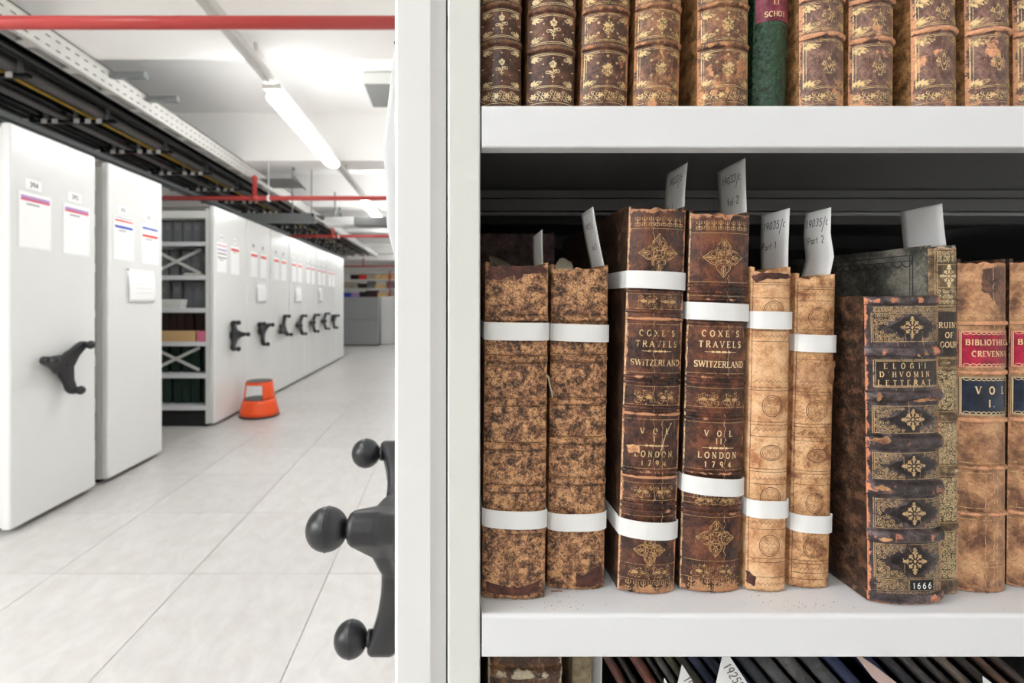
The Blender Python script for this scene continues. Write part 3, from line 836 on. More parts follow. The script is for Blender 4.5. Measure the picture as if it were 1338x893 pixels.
# ------------------------------------------------------------------ lighting trunking and lamps
tr = MB().box(-1.172, -1.112, -9.5, 20.4, 2.615, 2.66)
tr.box(-1.150, -1.134, -9.5, 20.4, 2.606, 2.616)
for k in range(-1, 8): tr.box(-1.150, -1.134, 2.8 + 2.5 * k, 2.82 + 2.5 * k, 2.66, BEAM)
tag(tr.build('lighting_trunking', M['galv']), 'long grey lighting trunking running under the ceiling along the aisle', 'trunking')
def lamp(x, y, L, z, label, along='y', mat='lamp'):
    root = thing('fluorescent_lamp', label, 'ceiling lamp', (x, y, z), (0, 0, 0 if along == 'y' else R(-90)), 'fluorescent lamps on the trunking')
    mb = MB(); n = 18; r = .066
    ends = [(0, .25), (.02, .7), (.06, 1), (L - .10, 1), (L - .04, .8), (L, .3)]
    vs = []
    for yy, s_ in ends:
        for k in range(n):
            t = 2 * math.pi * k / n; vs.append((r * s_ * math.cos(t), yy, -.026 - .034 * s_ * math.sin(t)))
    fs = [(i * n + k, (i + 1) * n + k, (i + 1) * n + (k + 1) % n, i * n + (k + 1) % n) for i in range(len(ends) - 1) for k in range(n)]
    fs.append(list(range(n))); fs.append([(len(ends) - 1) * n + k for k in range(n)][::-1])
    mb.add(vs, fs, True); mb.build('diffuser', M[mat], root)
    MB().box(-.018, .018, .03, L - .04, .0085, .029).build('lamp_housing', M['galv'], root)
    MB().box(-.055, .055, -.035, .0, -.012, .02).build('lamp_bracket', M['galv'], root)
    return root
for y, L, lab in ((3.03, 1.64, 'nearest lit fluorescent lamp on the trunking, with a rounded end'), (6.3, 1.5, 'second lit fluorescent lamp along the trunking, beyond the second red pipe'),
                  (9.5, 1.5, 'third lit fluorescent lamp along the trunking'), (12.9, 1.5, 'fourth lit fluorescent lamp along the trunking'), (16.3, 1.5, 'farthest lit fluorescent lamp along the trunking'),
                  (-.35, 1.64, 'lit fluorescent lamp above the aisle beside the camera'), (-3.2, 1.64, 'lit fluorescent lamp above the aisle behind the camera')):
    lamp(-1.12, y, L, 2.575, lab)
lamp(-1.12, -6.2, 1.64, 2.575, 'unseen added fluorescent lamp at the rear end of the aisle trunking')  # unseen extra lamp, added for lower light from behind
for x, y, lab, mt in ((-2.9, -1.75, 'first unseen added fill lamp over the open floor left of the camera', 'lamp_fill'), (-4.3, -1.75, 'second unseen added fill lamp over the open floor left of the camera', 'lamp_fill'),
                      (-3.4, -4.8, 'unseen added lamp over the open floor behind the camera', 'lamp'), (-3.4, -7.6, 'unseen added lamp over the open floor at the rear of the room', 'lamp')):
    lamp(x, y, 1.64, 2.575, lab, mat=mt)  # unseen lamps, added to brighten the slips and spines from front left

# ------------------------------------------------------------------ the near shelving unit (right half of the picture)
YF = 0.35                       # its front plane
SHELF_TOP = [1.7417, 1.3651, 0.9885, 0.6119, 0.2353]
LIFT = .0004

def rounded_shelf(z, x0, x1, y0, y1, t=.0012, drop=.0315, lip=.013, r=.003):
    """Folded steel tray: top sheet, turned-down edges front and rear, returned lips."""
    mb = MB()
    out = [(y0 + r - r * math.cos(R(a)), z - r + r * math.sin(R(a))) for a in (0, 22, 45, 68, 90)]
    prof = [(y0 + lip, z - drop), (y0 + .001, z - drop), (y0, z - drop + .001)] + out + \
           [(y1 - r, z), (y1, z - r), (y1, z - drop), (y1 - lip, z - drop)]
    inn = [(y1 - lip, z - drop + t), (y1 - t, z - drop + t), (y1 - t, z - r), (y1 - r, z - t),
           (y0 + r, z - t), (y0 + t, z - r), (y0 + t, z - drop + t), (y0 + lip, z - drop + t)]
    P = prof + inn; n = len(P)
    vs = [(x0, y, zz) for y, zz in P] + [(x1, y, zz) for y, zz in P]
    fs = [(i, (i + 1) % n, n + (i + 1) % n, n + i) for i in range(n)] + [list(range(n))[::-1], list(range(n, 2 * n))]
    return mb.add(vs, fs, False)

unit = thing('mobile_shelving_unit', 'white shelving unit close to the camera holding the old leather books', 'shelving unit', (0, YF, 0))
def near_local(o): o.location = (0, -YF, 0); return o
# end panel with a folded front edge
mb = MB()
mb.prism([(-.040, 1.05), (-.040, YF + .004), (-.0392, YF + .0012), (-.0375, YF), (-.0135, YF), (-.0122, YF + .0006), (-.0018, YF + .0065), (-.0018, 1.05)], .03, 2.16)
near_local(mb.build('end_panel', M['enamel'], unit))
mb = MB()
mb.prism([(-.0004, .41), (-.0004, YF + .001), (.0006, YF), (.0225, YF), (.0235, YF + .001), (.0235, .37), (.0225, .37), (.0225, .41)], .06, 2.14)
near_local(mb.build('upright', M['enamel_grey'], unit, bevel=.0006))
near_local(MB().box(-.0004, .0235, .62, .66, .06, 2.14).build('upright', M['enamel_grey'], unit))
near_local(MB().box(-.0004, .001, .41, 1.045, .06, 2.14).build('side_sheet', M['steel_dark_shaded'], unit))
for yy in (YF, .62, 1.0):
    near_local(MB().box(1.01, 1.034, yy, yy + .04, .06, 2.14).build('upright', M['enamel_grey'], unit))
near_local(MB().box(1.032, 1.034, .39, 1.045, .06, 2.14).build('side_sheet', M['steel_dark_shaded'], unit))
near_local(MB().box(.001, 1.034, 1.04, 1.045, .06, 2.14).build('back_board', M['void'], unit))  # black back stands in for the shade deep inside the unit
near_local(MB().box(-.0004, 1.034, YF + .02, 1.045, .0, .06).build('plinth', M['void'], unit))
for z in SHELF_TOP:
    s_ = near_local(rounded_shelf(z, .0246, 1.009, YF, .63).build('shelf', M['shelf'], unit))
    b_ = MB(); b_.box(.03, 1.0, YF + .0135, .612, z - .0030, z - .0014)
    b_.box(.03, 1.0, .600, .612, z - .0140, z - .0045); b_.box(.03, 1.0, .596, .606, z - .0310, z - .0165)
    near_local(b_.build('shaded_stiffener', M['steel_shaded'], unit))
    near_local(rounded_shelf(z, .0246, 1.009, .70, 1.035).build('rear_shelf', M['steel_dark_shaded'], unit))
near_local(MB().bar((.35, .67, 1.28), (.95, .67, .98), .03, .002, up=(0, 1, 0)).build('cross_brace', M['galv_dark'], unit))

# ------------------------------------------------------------------ three-armed drive handle
def star_mesh():
    R_, mb = .157, MB()
    arm = []
    for k in range(3):
        a0 = R(120 * k)
        for (r, w_) in ((.40, -.30), (.66, -.20), (.95, -.15), (1.08, -.12), (1.135, -.06), (1.145, 0), (1.135, .06), (1.08, .12), (.95, .15), (.66, .20), (.40, .30), (0, 0)):
            if r == 0:
                arm.append((.40 * R_ * math.cos(a0 + R(60)), .40 * R_ * math.sin(a0 + R(60)))); continue
            x, y = r * R_, w_ * R_
            arm.append((x * math.cos(a0) - y * math.sin(a0), x * math.sin(a0) + y * math.cos(a0)))
    n = len(arm); rings = [(1.0, .030, 0), (1.0, .044, 1), (.95, .051, 1), (.8, .053, 1), (.55, .054, 1), (.28, .055, 1), (.12, .055, 1)]
    vs = [(.026, p[0] * .9, p[1] * .9) for p in arm]
    for sc_, h_, g in rings:
        for p in arm:
            rr = math.hypot(p[0] * sc_, p[1] * sc_) / R_
            vs.append((h_ + (.026 * min(1.1, rr) ** 2.6 if g else .012 * rr ** 2), p[0] * sc_, p[1] * sc_))
    fs = [list(range(n))[::-1]]
    for j in range(len(rings)):
        for i in range(n): fs.append((j * n + i, j * n + (i + 1) % n, (j + 1) * n + (i + 1) % n, (j + 1) * n + i))
    fs.append([len(rings) * n + i for i in range(n)])
    mb.add(vs, fs, False)
    return mb, R_
def knob_mb():
    mb = MB()
    mb.tube([(-.027, 0, 0), (-.022, 0, 0), (-.020, 0, 0), (-.012, 0, 0)], [.013, .013, .009, .009], 16)
    mb.sphere((0.004, 0, 0), .0255, 28, 18)
    mb.tube([(.0032, 0, 0), (.0036, 0, 0), (.0044, 0, 0), (.0048, 0, 0)], [.0254, .0262, .0262, .0254], 28, caps=False)
    return mb
_st, _R = star_mesh()
STAR = _st.mesh('handle_star'); STAR.polygons.foreach_set('use_smooth', [True] * len(STAR.polygons)); STAR.set_sharp_from_angle(angle=R(32)); KNOB = knob_mb().mesh('knob'); 
_hb = MB(); _hb.tube([(0, 0, 0), (.004, 0, 0), (.006, 0, 0), (.034, 0, 0)], [.05, .05, .034, .034], 24)
HUB = _hb.mesh('handle_hub')
_sc = MB(); _sc.tube([(.052, 0, 0), (.0562, 0, 0)], .008, 12); SCREW = _sc.mesh('screw')
for me_, m_ in ((STAR, 'black_plastic'), (KNOB, 'rubber'), (HUB, 'black_plastic'), (SCREW, 'void')): me_.materials.append(M[m_])
def add_handle(parent, loc, rotz, ang, detail=True):
    """loc on the panel face; the handle's axis points along local +X."""
    h = bpy.data.objects.new('drive_handle', STAR); COL.objects.link(h)
    h.parent = parent; h.location = loc; h.rotation_euler = (R(ang), 0, rotz)
    if detail:
        md = h.modifiers.new('bevel', 'BEVEL'); md.width = .004; md.segments = 3; md.limit_method = 'ANGLE'; md.angle_limit = R(28)
    for nm, me in (('handle_hub', HUB), ('screw', SCREW)):
        c = bpy.data.objects.new(nm, me); COL.objects.link(c); c.parent = h
    for k in range(3):
        c = bpy.data.objects.new('knob', KNOB); COL.objects.link(c); c.parent = h
        c.location = (.103, _R * math.cos(R(120 * k)), _R * math.sin(R(120 * k)))
    return h
# near handle: seen edge-on past the panel; its axis points to -X (rotated half a turn about Z)
add_handle(unit, (-.040, .712 - YF, .868), math.pi, 29)

# bowed notice on the near panel
root = thing('panel_notice', 'white sheet pinned by its top to the near end panel, bowing outwards', 'notice', (-.0405, .39, 1.25))
mb = MB()
def bow(a, b):
    t = 1 - b
    return (-.0012 - .0112 * math.sin(math.pi * min(1, t * .92 + .0)) ** 1.1 * (.9 + .1 * math.cos(a * 7)) - .0018 * math.sin(t * 17 + a * 3) * t, a * .148, b * .192)
mb.grid(bow, 8, 24); mb.build('sheet', M['paper_thin'], root, solid=.0003)
MB().sphere((-.003, .006, .186), .0022, 8, 6).build('pin', M['steel_dark_shaded'], root)

# ------------------------------------------------------------------ books on the middle shelf
Z0 = 0.9885
def mk(name, label, bl, br, tl, tr, yb, yt, depth, mat, Y=None, gap=.0012, **kw):
    Yd = Y or FPX * (EYE - Z0) / (yb - 394)
    bulge = kw.get('bulge', .005)
    Yb = Yd + bulge                              # the spine bulges towards the camera from here
    w = ((br - bl) + (tr - tl)) / 2 / FPX * Yd - gap
    h = EYE - Z0 - (yt - 394) / FPX * Yd
    lean = math.degrees(math.atan2(((tl + tr) - (bl + br)) / 2, (yb - yt)))
    cx = ((bl + br) / 2 - 586) / FPX * Yd
    return Book(name, label, (cx, Yb, Z0 + LIFT), w, h, depth, lean, mat=mat, **kw)

GRP_MID = 'old leather books on the middle shelf'
b1 = mk('antique_book', 'speckled brown calf book standing first beside the white upright', 629, 714.5, 635, 718, 785, 347, .20, M['calf_speckled'], bulge=.004, p=3, ragged=.0025, wear_top=.004, group=GRP_MID, wear_edge=.5)
b2 = mk('antique_book', 'speckled brown calf book, second from the white upright, folded paper on top', 716.5, 791, 720.5, 798.5, 772, 350, .20, M['calf_speckled'], bulge=.004, p=3, ragged=.0015, wear_top=.004, group=GRP_MID, wear_edge=.5)
for bk, ys in ((b1, (417, 470, 526, 584, 639, 693)), (b2, (417, 469, 525, 576, 629, 683))):
    for y in ys: bk.band(bk.v(y), .0048, .0022, wear=.5)
    ik = Ink()
    for y in ys:
        for dy in (-5.5, 5.5): ik.line([(-bk.w * .48, bk.v(y + dy)), (bk.w * .48, bk.v(y + dy))], .0005)
    bk.ink(ik, 'blind_fillet', M['blind'])
# bare patches where the leather of the spine ends has torn off
W = b1.w
b1.flap('torn_patch', M['under_leather'], [(-W*.46, b1.h-.001), (-W*.46, b1.h-.012), (-W*.3, b1.h-.012), (-W*.2, b1.h-.007), (-W*.05, b1.h-.009), (0, b1.h-.012), (W*.1, b1.h-.007), (W*.3, b1.h-.006), (W*.46, b1.h-.006), (W*.46, b1.h-.0015), (0, b1.h-.0008)])
b1.flap('torn_patch', M['under_leather'], [(-W*.46, .013), (-W*.3, .011), (-W*.1, .009), (0, .011), (W*.2, .007), (W*.34, .012), (W*.42, .014), (W*.40, .005), (0, .003), (-W*.4, .004)])
W = b2.w
b2.flap('torn_patch', M['under_leather'], [(-W*.02, .013), (W*.1, .011), (W*.25, .016), (W*.46, .019), (W*.46, .004), (W*.2, .002), (-W*.02, .003)])
b2.flap('torn_patch', M['under_leather'], [(-W*.47, .006), (-W*.38, .009), (-W*.35, .004), (-W*.44, .002)])
for bk in (b1, b2):
    ik = Ink(); ik.line([(.1 * bk.w * .2, 0.005), (.0004, .03), (-.0006, bk.h * .5)], .0003)
    bk.ink(ik, 'crack', M['blind'])

def coxe_lower(bk, ik):
    pass
b3 = mk('antique_book', 'dark brown calf travel book, taller of the gilt lettered pair, volume one', 810, 885, 823.5, 903, 778, 272, .22, M['calf_coxe_b'], bulge=.006, p=2.4, ragged=.0015, board=M['board_dark'], group=GRP_MID, wear_edge=.9, wear_top=.008, wear_bot=.018)
b4 = mk('antique_book', 'dark brown calf travel book, second of the gilt lettered pair, volume two', 890.5, 973, 905.5, 986, 776.5, 279, .22, M['calf_coxe'], bulge=.006, p=2.4, ragged=.0015, board=M['board_dark'], group=GRP_MID, wear_edge=.6, wear_top=.009, wear_bot=.018)
def coxe(bk, D):
    W = bk.w; v = bk.v; mm = .001
    for y, wr in D['bands']: bk.band(v(y), .0030, .0016, wear=wr)
    ik = Ink(); fine = Ink(.0015)
    c = bk.w * .02
    for y in D['fillets']: ik.line([(-W * .47, v(y)), (W * .47, v(y))], .00035)
    y = D['top']; palmettes(fine, -W * .42, W * .44, v(y), .0078, 8)
    for (y, s_) in D['cross']: lobed_cross(fine, c + D.get('cx', 0), v(y), s_, .00042)
    for y in D['small']:
        for k in (-1, 1):
            filigree(fine, c + k * W * .19 - W * .17, c + k * W * .19 + W * .17, v(y) - .0052, v(y) + .0052, .0026, .0003, random.Random(int(y)), None, 1.0)
            fine.petal(c + k * W * .19, v(y), 0, .006, .003); fine.petal(c + k * W * .19, v(y), 180, .006, .003)
    for y in D['palm']: palmettes(fine, -W * .4, W * .44, v(y), .0085, 7)
    bk.ink(ik, 'gilt_fillet', M['gold_faint'])
    bk.ink(fine, 'gold_tooling', M['gold_faint'])
    t = Ink(.0015)
    for s_, y, h_, wd in D['text']: t.text(s_, c, v(y), h_, width=wd * W, thick=.17, thin=.09)
    for y in D['rule']:
        t.line([(c - W * .26, v(y)), (c + W * .26, v(y))], .00035)
        for k in (-1, 0, 1):
            t.petal(c + k * W * .1, v(y), 0, .0032, .0018); t.petal(c + k * W * .1, v(y), 180, .0032, .0018)
    bk.ink(t, 'gilt_lettering', M['gold_clear'] if D.get('clear') else M['gold'])
coxe(b3, dict(bands=[(382, .2), (408, .3), (418, .95), (494, .35), (501, .1), (534, .1), (542, 1.0), (617, .4), (624, .9), (660, .2), (668, .5)],
     fillets=[300, 385, 405, 425, 488, 506, 530, 549, 613, 632, 654, 675, 738, 758], top=291, cross=[(332, .0152), (719, .0125)], small=[395, 520, 643, 748], palm=[766],
     text=[("COXE'S", 436.5, .0044, .62), ('TRAVELS', 450.5, .0046, .72), ('SWITZERLAND', 475, .0046, .86),
           ('VOL', 564, .0042, .5), ('I', 574, .0040, .05), ('LONDON', 594, .0044, .66), ('1794', 606, .0042, .44)], rule=[460, 583], cx=-.001))
coxe(b4, dict(bands=[(374, .5), (383, .2), (393, .6), (423, .3), (494, .3), (502, .15), (539, .2), (548, .3), (619, .5), (664, .2), (671, .45)],
     fillets=[306, 370, 388, 428, 489, 508, 533, 553, 614, 652, 659, 676, 733, 756], top=296, cross=[(338, .0158), (703, .0150)], small=[523, 654, 747], palm=[763],
     text=[("COXE'S", 437, .0046, .62), ('TRAVELS', 451, .0048, .70), ('SWITZERLAND', 477, .0047, .82),
           ('VOL', 567, .0044, .46), ('II', 577, .0040, .1), ('LONDON', 595.5, .0046, .64), ('1794', 607.5, .0044, .44)], rule=[461, 586], clear=True))
# scars and cracks in the travel books
ik = Ink(); u, v = b3.uu, b3.v
pts = [(877, 553), (868, 570), (862, 590), (858, 598)]
ik.line([(u(x, y), v(y)) for x, y in pts], .0010, w2=.0006)
ik.line([(u(853, y) + .0009 * math.sin(y * .9), v(y)) for y in range(280, 770, 5)], .00022)
ik.line([(u(864, y) + .0007 * math.sin(y * .7), v(y)) for y in range(550, 700, 5)], .0003)
b3.ink(ik, 'surface_scar', M['crackpale'], .00035)
b3.flap('torn_patch', M['calf_tan'], [(u(820, 584), v(584)), (u(834, 583), v(583)), (u(835, 592), v(592)), (u(822, 594), v(594))])
ik = Ink(); u, v = b4.uu, b4.v
ik.line([(u(945, y) + .001 * math.sin(y * .8), v(y)) for y in range(540, 735, 5)], .0004)
ik.line([(u(950, y) + .0008 * math.sin(y * .6), v(y)) for y in range(360, 500, 5)], .0003)
b4.ink(ik, 'surface_scar', M['crackpale'], .00035)
# split joints: pale lining showing along the left edge of the spine
for bk, x in ((b3, -1), (b4, -1)):
    ik = Ink()
    ik.line([(-bk.w * .485 + .0006 * fbm((0, 1, t * .01), 90), t * bk.h / 60) for t in range(61)], .0009)
    bk.ink(ik, 'split_joint', M['crackpale'], .0004)

b5 = mk('antique_book', 'slim light tan calf book with the part one slip', 975.5, 1031, 985, 1037.5, 775, 353, .19, M['calf_tan'], bulge=.0035, p=3, ragged=.002, wear_edge=.3, group=GRP_MID)
b6 = mk('antique_book', 'slim stained tan calf book with the part two slip', 1035, 1086.5, 1042, 1098, 770.5, 362, .19, M['calf_tan_stained'], bulge=.0035, p=3, ragged=.002, wear_edge=.3, group=GRP_MID)
def slim(bk, lines, zz, ovals):
    ik = Ink(); W = bk.w
    for y in lines: ik.line([(-W * .48, bk.v(y)), (W * .48, bk.v(y))], .00035)
    for y in zz:
        pts = [(-W * .4 + W * .85 * k / 16, bk.v(y) + (.0011 if k % 2 else -.0011)) for k in range(17)]
        ik.line(pts, .0004)
    for y, rx, ry in ovals:
        ik.ring(W * .02, bk.v(y), rx, ry, .0005)
        ik.ring(W * .02, bk.v(y), rx * .82, ry * .82, .0003)
        for a in range(0, 360, 60):
            ik.line([(W * .02 + rx * .15 * math.cos(R(a)), bk.v(y) + ry * .15 * math.sin(R(a))), (W * .02 + rx * .5 * math.cos(R(a + 25)), bk.v(y) + ry * .5 * math.sin(R(a + 25))), (W * .02 + rx * .7 * math.cos(R(a + 5)), bk.v(y) + ry * .7 * math.sin(R(a + 5)))], .00025)
    ik.line([(-W * .46, .004), (-W * .46, bk.h - .004)], .0003)
    ik.line([(W * .47, .004), (W * .465, bk.h - .004)], .0003)
    bk.ink(ik, 'blind_tooling', M['blind'])
slim(b5, [370, 373, 390, 433, 447, 507, 511, 552, 556, 571, 613, 617, 633, 692, 730, 735, 754], [440, 499, 562, 626, 683, 763], [(407, .008, .008), (531, .008, .0085), (592, .0085, .006), (650, .008, .008), (713, .008, .0085)])
slim(b6, [376, 379, 394, 432, 471, 513, 517, 555, 559, 572, 577, 616, 620, 634, 696, 733, 737, 749, 757], [386, 500, 567, 626, 743], [(416, .008, .008), (537, .0082, .0082), (658, .007, .008), (716, .008, .0082)])
u, v = b6.uu, b6.v
ik = Ink(); ik.disc(u(1067, 596), v(596), .0080, 26, .0052)
b6.ink(ik, 'oval_label', M['calf_biblio'], .0002)
ik = Ink(); ik.ring(u(1067, 596), v(596), .0082, .0054, .0005); ik.text('2', u(1067, 596), v(596), .0035, serif=False)
b6.ink(ik, 'label_print', M['blind'], .0004)
b6.flap('leather_stain', M['calf_biblio'], [(u(1042, 474), v(474)), (u(1094, 473), v(473)), (u(1092, 505), v(505)), (u(1040, 508), v(508))], .00012)
b5.flap('torn_patch', M['under_leather'], [(b5.uu(984, 362), b5.v(362)), (b5.uu(995, 357), b5.v(357)), (b5.uu(1030, 357), b5.v(357)), (b5.uu(1034, 364), b5.v(364)), (b5.uu(1012, 366), b5.v(366)), (b5.uu(996, 365), b5.v(365)), (b5.uu(988, 370), b5.v(370))])
b5.flap('torn_patch', M['under_leather'], [(b5.uu(977, 748), b5.v(748)), (b5.uu(988, 755), b5.v(755)), (b5.uu(986, 768), b5.v(768)), (b5.uu(977, 762), b5.v(762))])

# ---- the thick dark book with gilt lozenges
b7 = mk('antique_book', 'thick dark leather book with gilt lozenge panels and a small 1666 label', 1139, 1241, 1137, 1233, 791, 388, .17, M['morocco_dark'], bulge=.005, p=3.2, ragged=.0012, wear_edge=1.0, wear_top=.005, board=M['board_dark'], group=GRP_MID, dents=.0006, board_over=.0)
W = b7.w; v = b7.v; u = b7.uu
for y, hz in ((460, .0085), (518, .0085), (578.5, .0105), (639, .0105), (700.5, .0095)):
    b7.band(v(y), hz, .0042, wear=.45, over=.0008)
b7.band(b7.h - .0035, .007, .0026, wear=.6, name='headcap', over=.0006)
b7.band(.0046, .0072, .0022, wear=.5, name='tailcap', over=.001)
rng = random.Random(5)
frame = Ink(); fil = Ink(.0012)
x0, x1 = -W * .42, W * .46
for ya, yb_ in ((410, 447), (531, 566), (592, 626), (652, 690), (711, 755)):
    vt, vb = v(ya), v(yb_); vc = (vt + vb) / 2; hh = (vt - vb) / 2; xc = W * .06
    frame.rect(x0, x1, vb, vt, .0004); frame.line([(x0 - .001, vb - .0006), (x0 - .001, vt + .0006)], .0004)
    a, b = W * .37, hh * 1.05
    filigree(fil, x0 + .0006, x1 - .0004, vb + .0004, vt - .0004, .00165, .00032, rng,
             lambda x, y: abs(x - xc) / a + abs(y - vc) / b > 1.22 - .12 * abs(math.sin((x + y) * 900)))
    damask(fil, xc, vc, W * .165, hh * .82)
    b7.flap('lozenge_panel', M['lozenge'], [(xc - W * .33, vc), (xc, vc + hh * .92), (xc + W * .33, vc), (xc, vc - hh * .92)], .00014)
filigree(fil, x0, x1, v(409), v(402), .0013, .0003, rng)
filigree(fil, x0, x1, v(770), v(758), .0015, .0003, rng)
filigree(fil, x0, x1, v(781), v(773), .0013, .00026, rng, dens=.9)
for y in (401.5, 757, 771.5, 781.5): frame.line([(x0, v(y)), (x1, v(y))], .0004)
frame.rect(x0, x1, v(506), v(471), .0006); frame.rect(x0 + .0012, x1 - .0012, v(504.5), v(472.5), .0004)
b7.ink(frame, 'gilt_fillet', M['gold_old']); b7.ink(fil, 'gold_tooling', M['gold_old'])
tl = b7.patch('title_panel', M['black_label'], x0 + .0016, x1 - .0016, v(504), v(473), .00012)
t = Ink(.0012)
for s_, y, wd in (('ELOGII', 478.5, .56), ("D'HVOMIN", 489.5, .66), ('LETTERAT', 500.5, .70)): t.text(s_, -W * .03, v(y), .0039, width=wd * W, thick=.15, thin=.07)
b7.ink(t, 'gilt_lettering', M['gold_clear'], .00034, tl)
lb = b7.patch('number_label', M['void'], u(1185.5, 763), u(1216.5, 763), v(770.5), v(757), .0009)
t = Ink(.0012); t.text('1666', u(1201, 764), v(764), .0046, width=.0146, thick=.13, thin=.13, serif=False)
b7.ink(t, 'number', M['paper'], .0012, lb)
for (xa, ya, xb, yb_) in ((1187, 462, 1193, 465), (1197, 459, 1203, 464), (1178, 520, 1224, 524), (1143, 512, 1150, 524), (1140, 568, 1158, 580), (1146, 698, 1160, 706), (1222, 702, 1231, 707), (1143, 632, 1158, 641)):
    cx_, cy_, rx_, ry_ = (u(xa, ya) + u(xb, ya)) / 2, (v(ya) + v(yb_)) / 2, abs(u(xb, ya) - u(xa, ya)) / 2, abs(v(ya) - v(yb_)) / 2
    b7.flap('rubbed_patch', M['calf_biblio'], [(cx_ + rx_ * rng.uniform(.55, 1.1) * math.cos(R(30 * q)), cy_ + ry_ * rng.uniform(.5, 1.1) * math.sin(R(30 * q))) for q in range(12)], .0046)
ik = Ink()
for k in range(26):
    x = rng.uniform(-.3, .45) * W; y = rng.uniform(.08, .95) * b7.h
    ik.line([(x, y), (x + rng.uniform(-.0015, .0015), y - .005), (x + rng.uniform(-.0015, .0015), y - rng.uniform(.008, .014))], .0003)
b7.ink(ik, 'surface_scar', M['crackpale'], .0004)

# ---- tall gilded book behind it
b8 = mk('antique_book', 'tall dark boarded book with blank slip, standing behind the thick dark book', 1216, 1257, 1214, 1256, 777.5, 322, .2, M['calf_ruins'], gap=.0026, bulge=.0025, p=4, ragged=.0015, wear_edge=.5, board=M['board_green'], group=GRP_MID, board_over=.001)
W = b8.w; v = b8.v; u = b8.uu; rng = random.Random(8)
fil = Ink(.0012); frame = Ink()
xa, xb = -W * .28, W * .48
for ya, yb_ in ((484, 536), (553, 606), (624, 680), (696, 755)):
    filigree(fil, xa, xb, v(yb_), v(ya), .0019, .00042, rng)
for ya, yb_ in ((328, 343), (378, 398)): filigree(fil, xa, xb, v(yb_), v(ya), .0016, .0003, rng, dens=.8)
damask(fil, W * .12, v(361), .0075, .0095)
for y in (326, 346, 376, 400, 404, 406, 468, 480, 482, 538, 551, 608, 622, 683, 694, 757): frame.line([(xa, v(y)), (xb, v(y))], .0005)
frame.line([(xa, .004), (xa, b8.h - .003)], .0006); frame.line([(xa - .0014, .004), (xa - .0014, b8.h - .003)], .0004)
b8.ink(frame, 'gilt_fillet', M['gold_old']); b8.ink(fil, 'gold_tooling', M['gold_pale'])
for y in (474, 544, 615, 688): b8.band(v(y), .0040, .0012, wear=.5)
tl = b8.patch('title_panel', M['black_label'], -W * .30, W * .49, v(466), v(408), .0002)
t = Ink(.0012)
for s_, y, wd in (('RUINS', 425, .74), ('OF', 438, .3), ('GOUR', 450.5, .64)): t.text(s_, W * .12, v(y), .0043, width=wd * W, thick=.18, thin=.09)
b8.ink(t, 'gilt_lettering', M['gold_clear'], .0004, tl)
# blind roll along the edge of its left board, which shows above the thick dark book
ik = Ink()
def bpt(a, c): return (a, c)
D8 = b8.depth
for o_ in (.006, .0105): ik.line([(.012, b8.h - o_), (D8 - .006, b8.h - o_)], .0007)
ik.line([(.012, .01), (.012, b8.h - .006)], .0009); ik.line([(.0145, .01), (.0145, b8.h - .006)], .0005)
for k in range(20):
    ik.line(arc(.017 + k * .0085, b8.h - .0112, .0042, .0042, 180, 360, 8), .0009)
ik.build('board_tooling', M['pen'], b8.root, lambda a, c: (-b8.w / 2 - .0003, a, c))

# ---- the two tan volumes with red and blue labels
def biblio(bk, vol):
    W, v = bk.w, bk.v
    for y, wr in ((422.5, 1.05), (487, .9), (549, 1.1), (611, .75), (671, .9)): bk.band(v(y), .0042, .0019, wear=wr)
    ik = Ink()
    for y in (413, 432, 605, 618, 664, 679, 735, 740): ik.line([(-W * .48, v(y)), (W * .48, v(y))], .0004)
    bk.ink(ik, 'gilt_fillet', M['gold'])
    for nm, mt, ya, yb_, rows in (('title_label', M['red_label'], 432, 481, (('BIBLIOTHECA', 447.5, .0042, .92), ('CREVENNA', 462.5, .0042, .74))),
                                  ('volume_label', M['blue_label'], 492, 543.5, (('VOL', 510, .0055, .62), (vol, 527, .0052, .05 + .08 * (len(vol) - 1))))):
        lb = bk.patch(nm, mt, -W * .485, W * .485, v(yb_), v(ya), .0003, jag=.0002)
        t = Ink(.0012); a, b = v(yb_) + .0012, v(ya) - .0012
        t.rect(-W * .455, W * .46, a, b, .0006); t.rect(-W * .475, W * .477, a - .0008, b + .0008, .0003)
        scallops(t, -W * .43, W * .43, b - .0005, .0016, 9, False, .0005); scallops(t, -W * .43, W * .43, a + .0005, .0016, 9, True, .0005)
        for s_, y, h_, wd in rows: t.text(s_, W * .06, v(y), h_, width=wd * W, thick=.20, thin=.10)
        bk.ink(t, 'gilt_lettering', M['gold_clear'], .00055, lb)
    ik = Ink()
    for k in (-.05, .12, .2):
        ik.line([(W * k + .0009 * fbm((k, 2, t * .05), 30), bk.h * (.02 + .36 * t / 40)) for t in range(41)], .0004)
    ik.line([(W * .1 + .002 * fbm((1, 2, t * .05), 30), bk.h * (.78 + .2 * t / 30)) for t in range(31)], .0005)
    bk.ink(ik, 'surface_scar', M['crackpale'], .0003)
    bk.flap('dark_stain', M['calf_flower'], [(W * -.1, v(352)), (W * .3, v(349)), (W * .46, v(353)), (W * .4, v(385)), (W * .2, v(400)), (W * .0, v(384)), (-W * .16, v(380))], .00012)
b9 = mk('antique_book', 'tan calf book with crimson and navy labels, volume one', 1259, 1322, 1257, 1326, 776, 342, .19, M['calf_biblio'], bulge=.005, p=2.8, ragged=.0015, wear_edge=.8, wear_top=.009, board=M['board_dark'], group=GRP_MID)
biblio(b9, 'I.')
b10 = mk('antique_book', 'tan calf book with crimson and navy labels, cut by the right edge of the picture', 1324, 1388, 1327.5, 1394, 770, 342, .19, M['calf_biblio'], bulge=.005, p=2.8, ragged=.0015, wear_edge=.8, wear_top=.009, board=M['board_dark'], group=GRP_MID)
biblio(b10, 'II.')

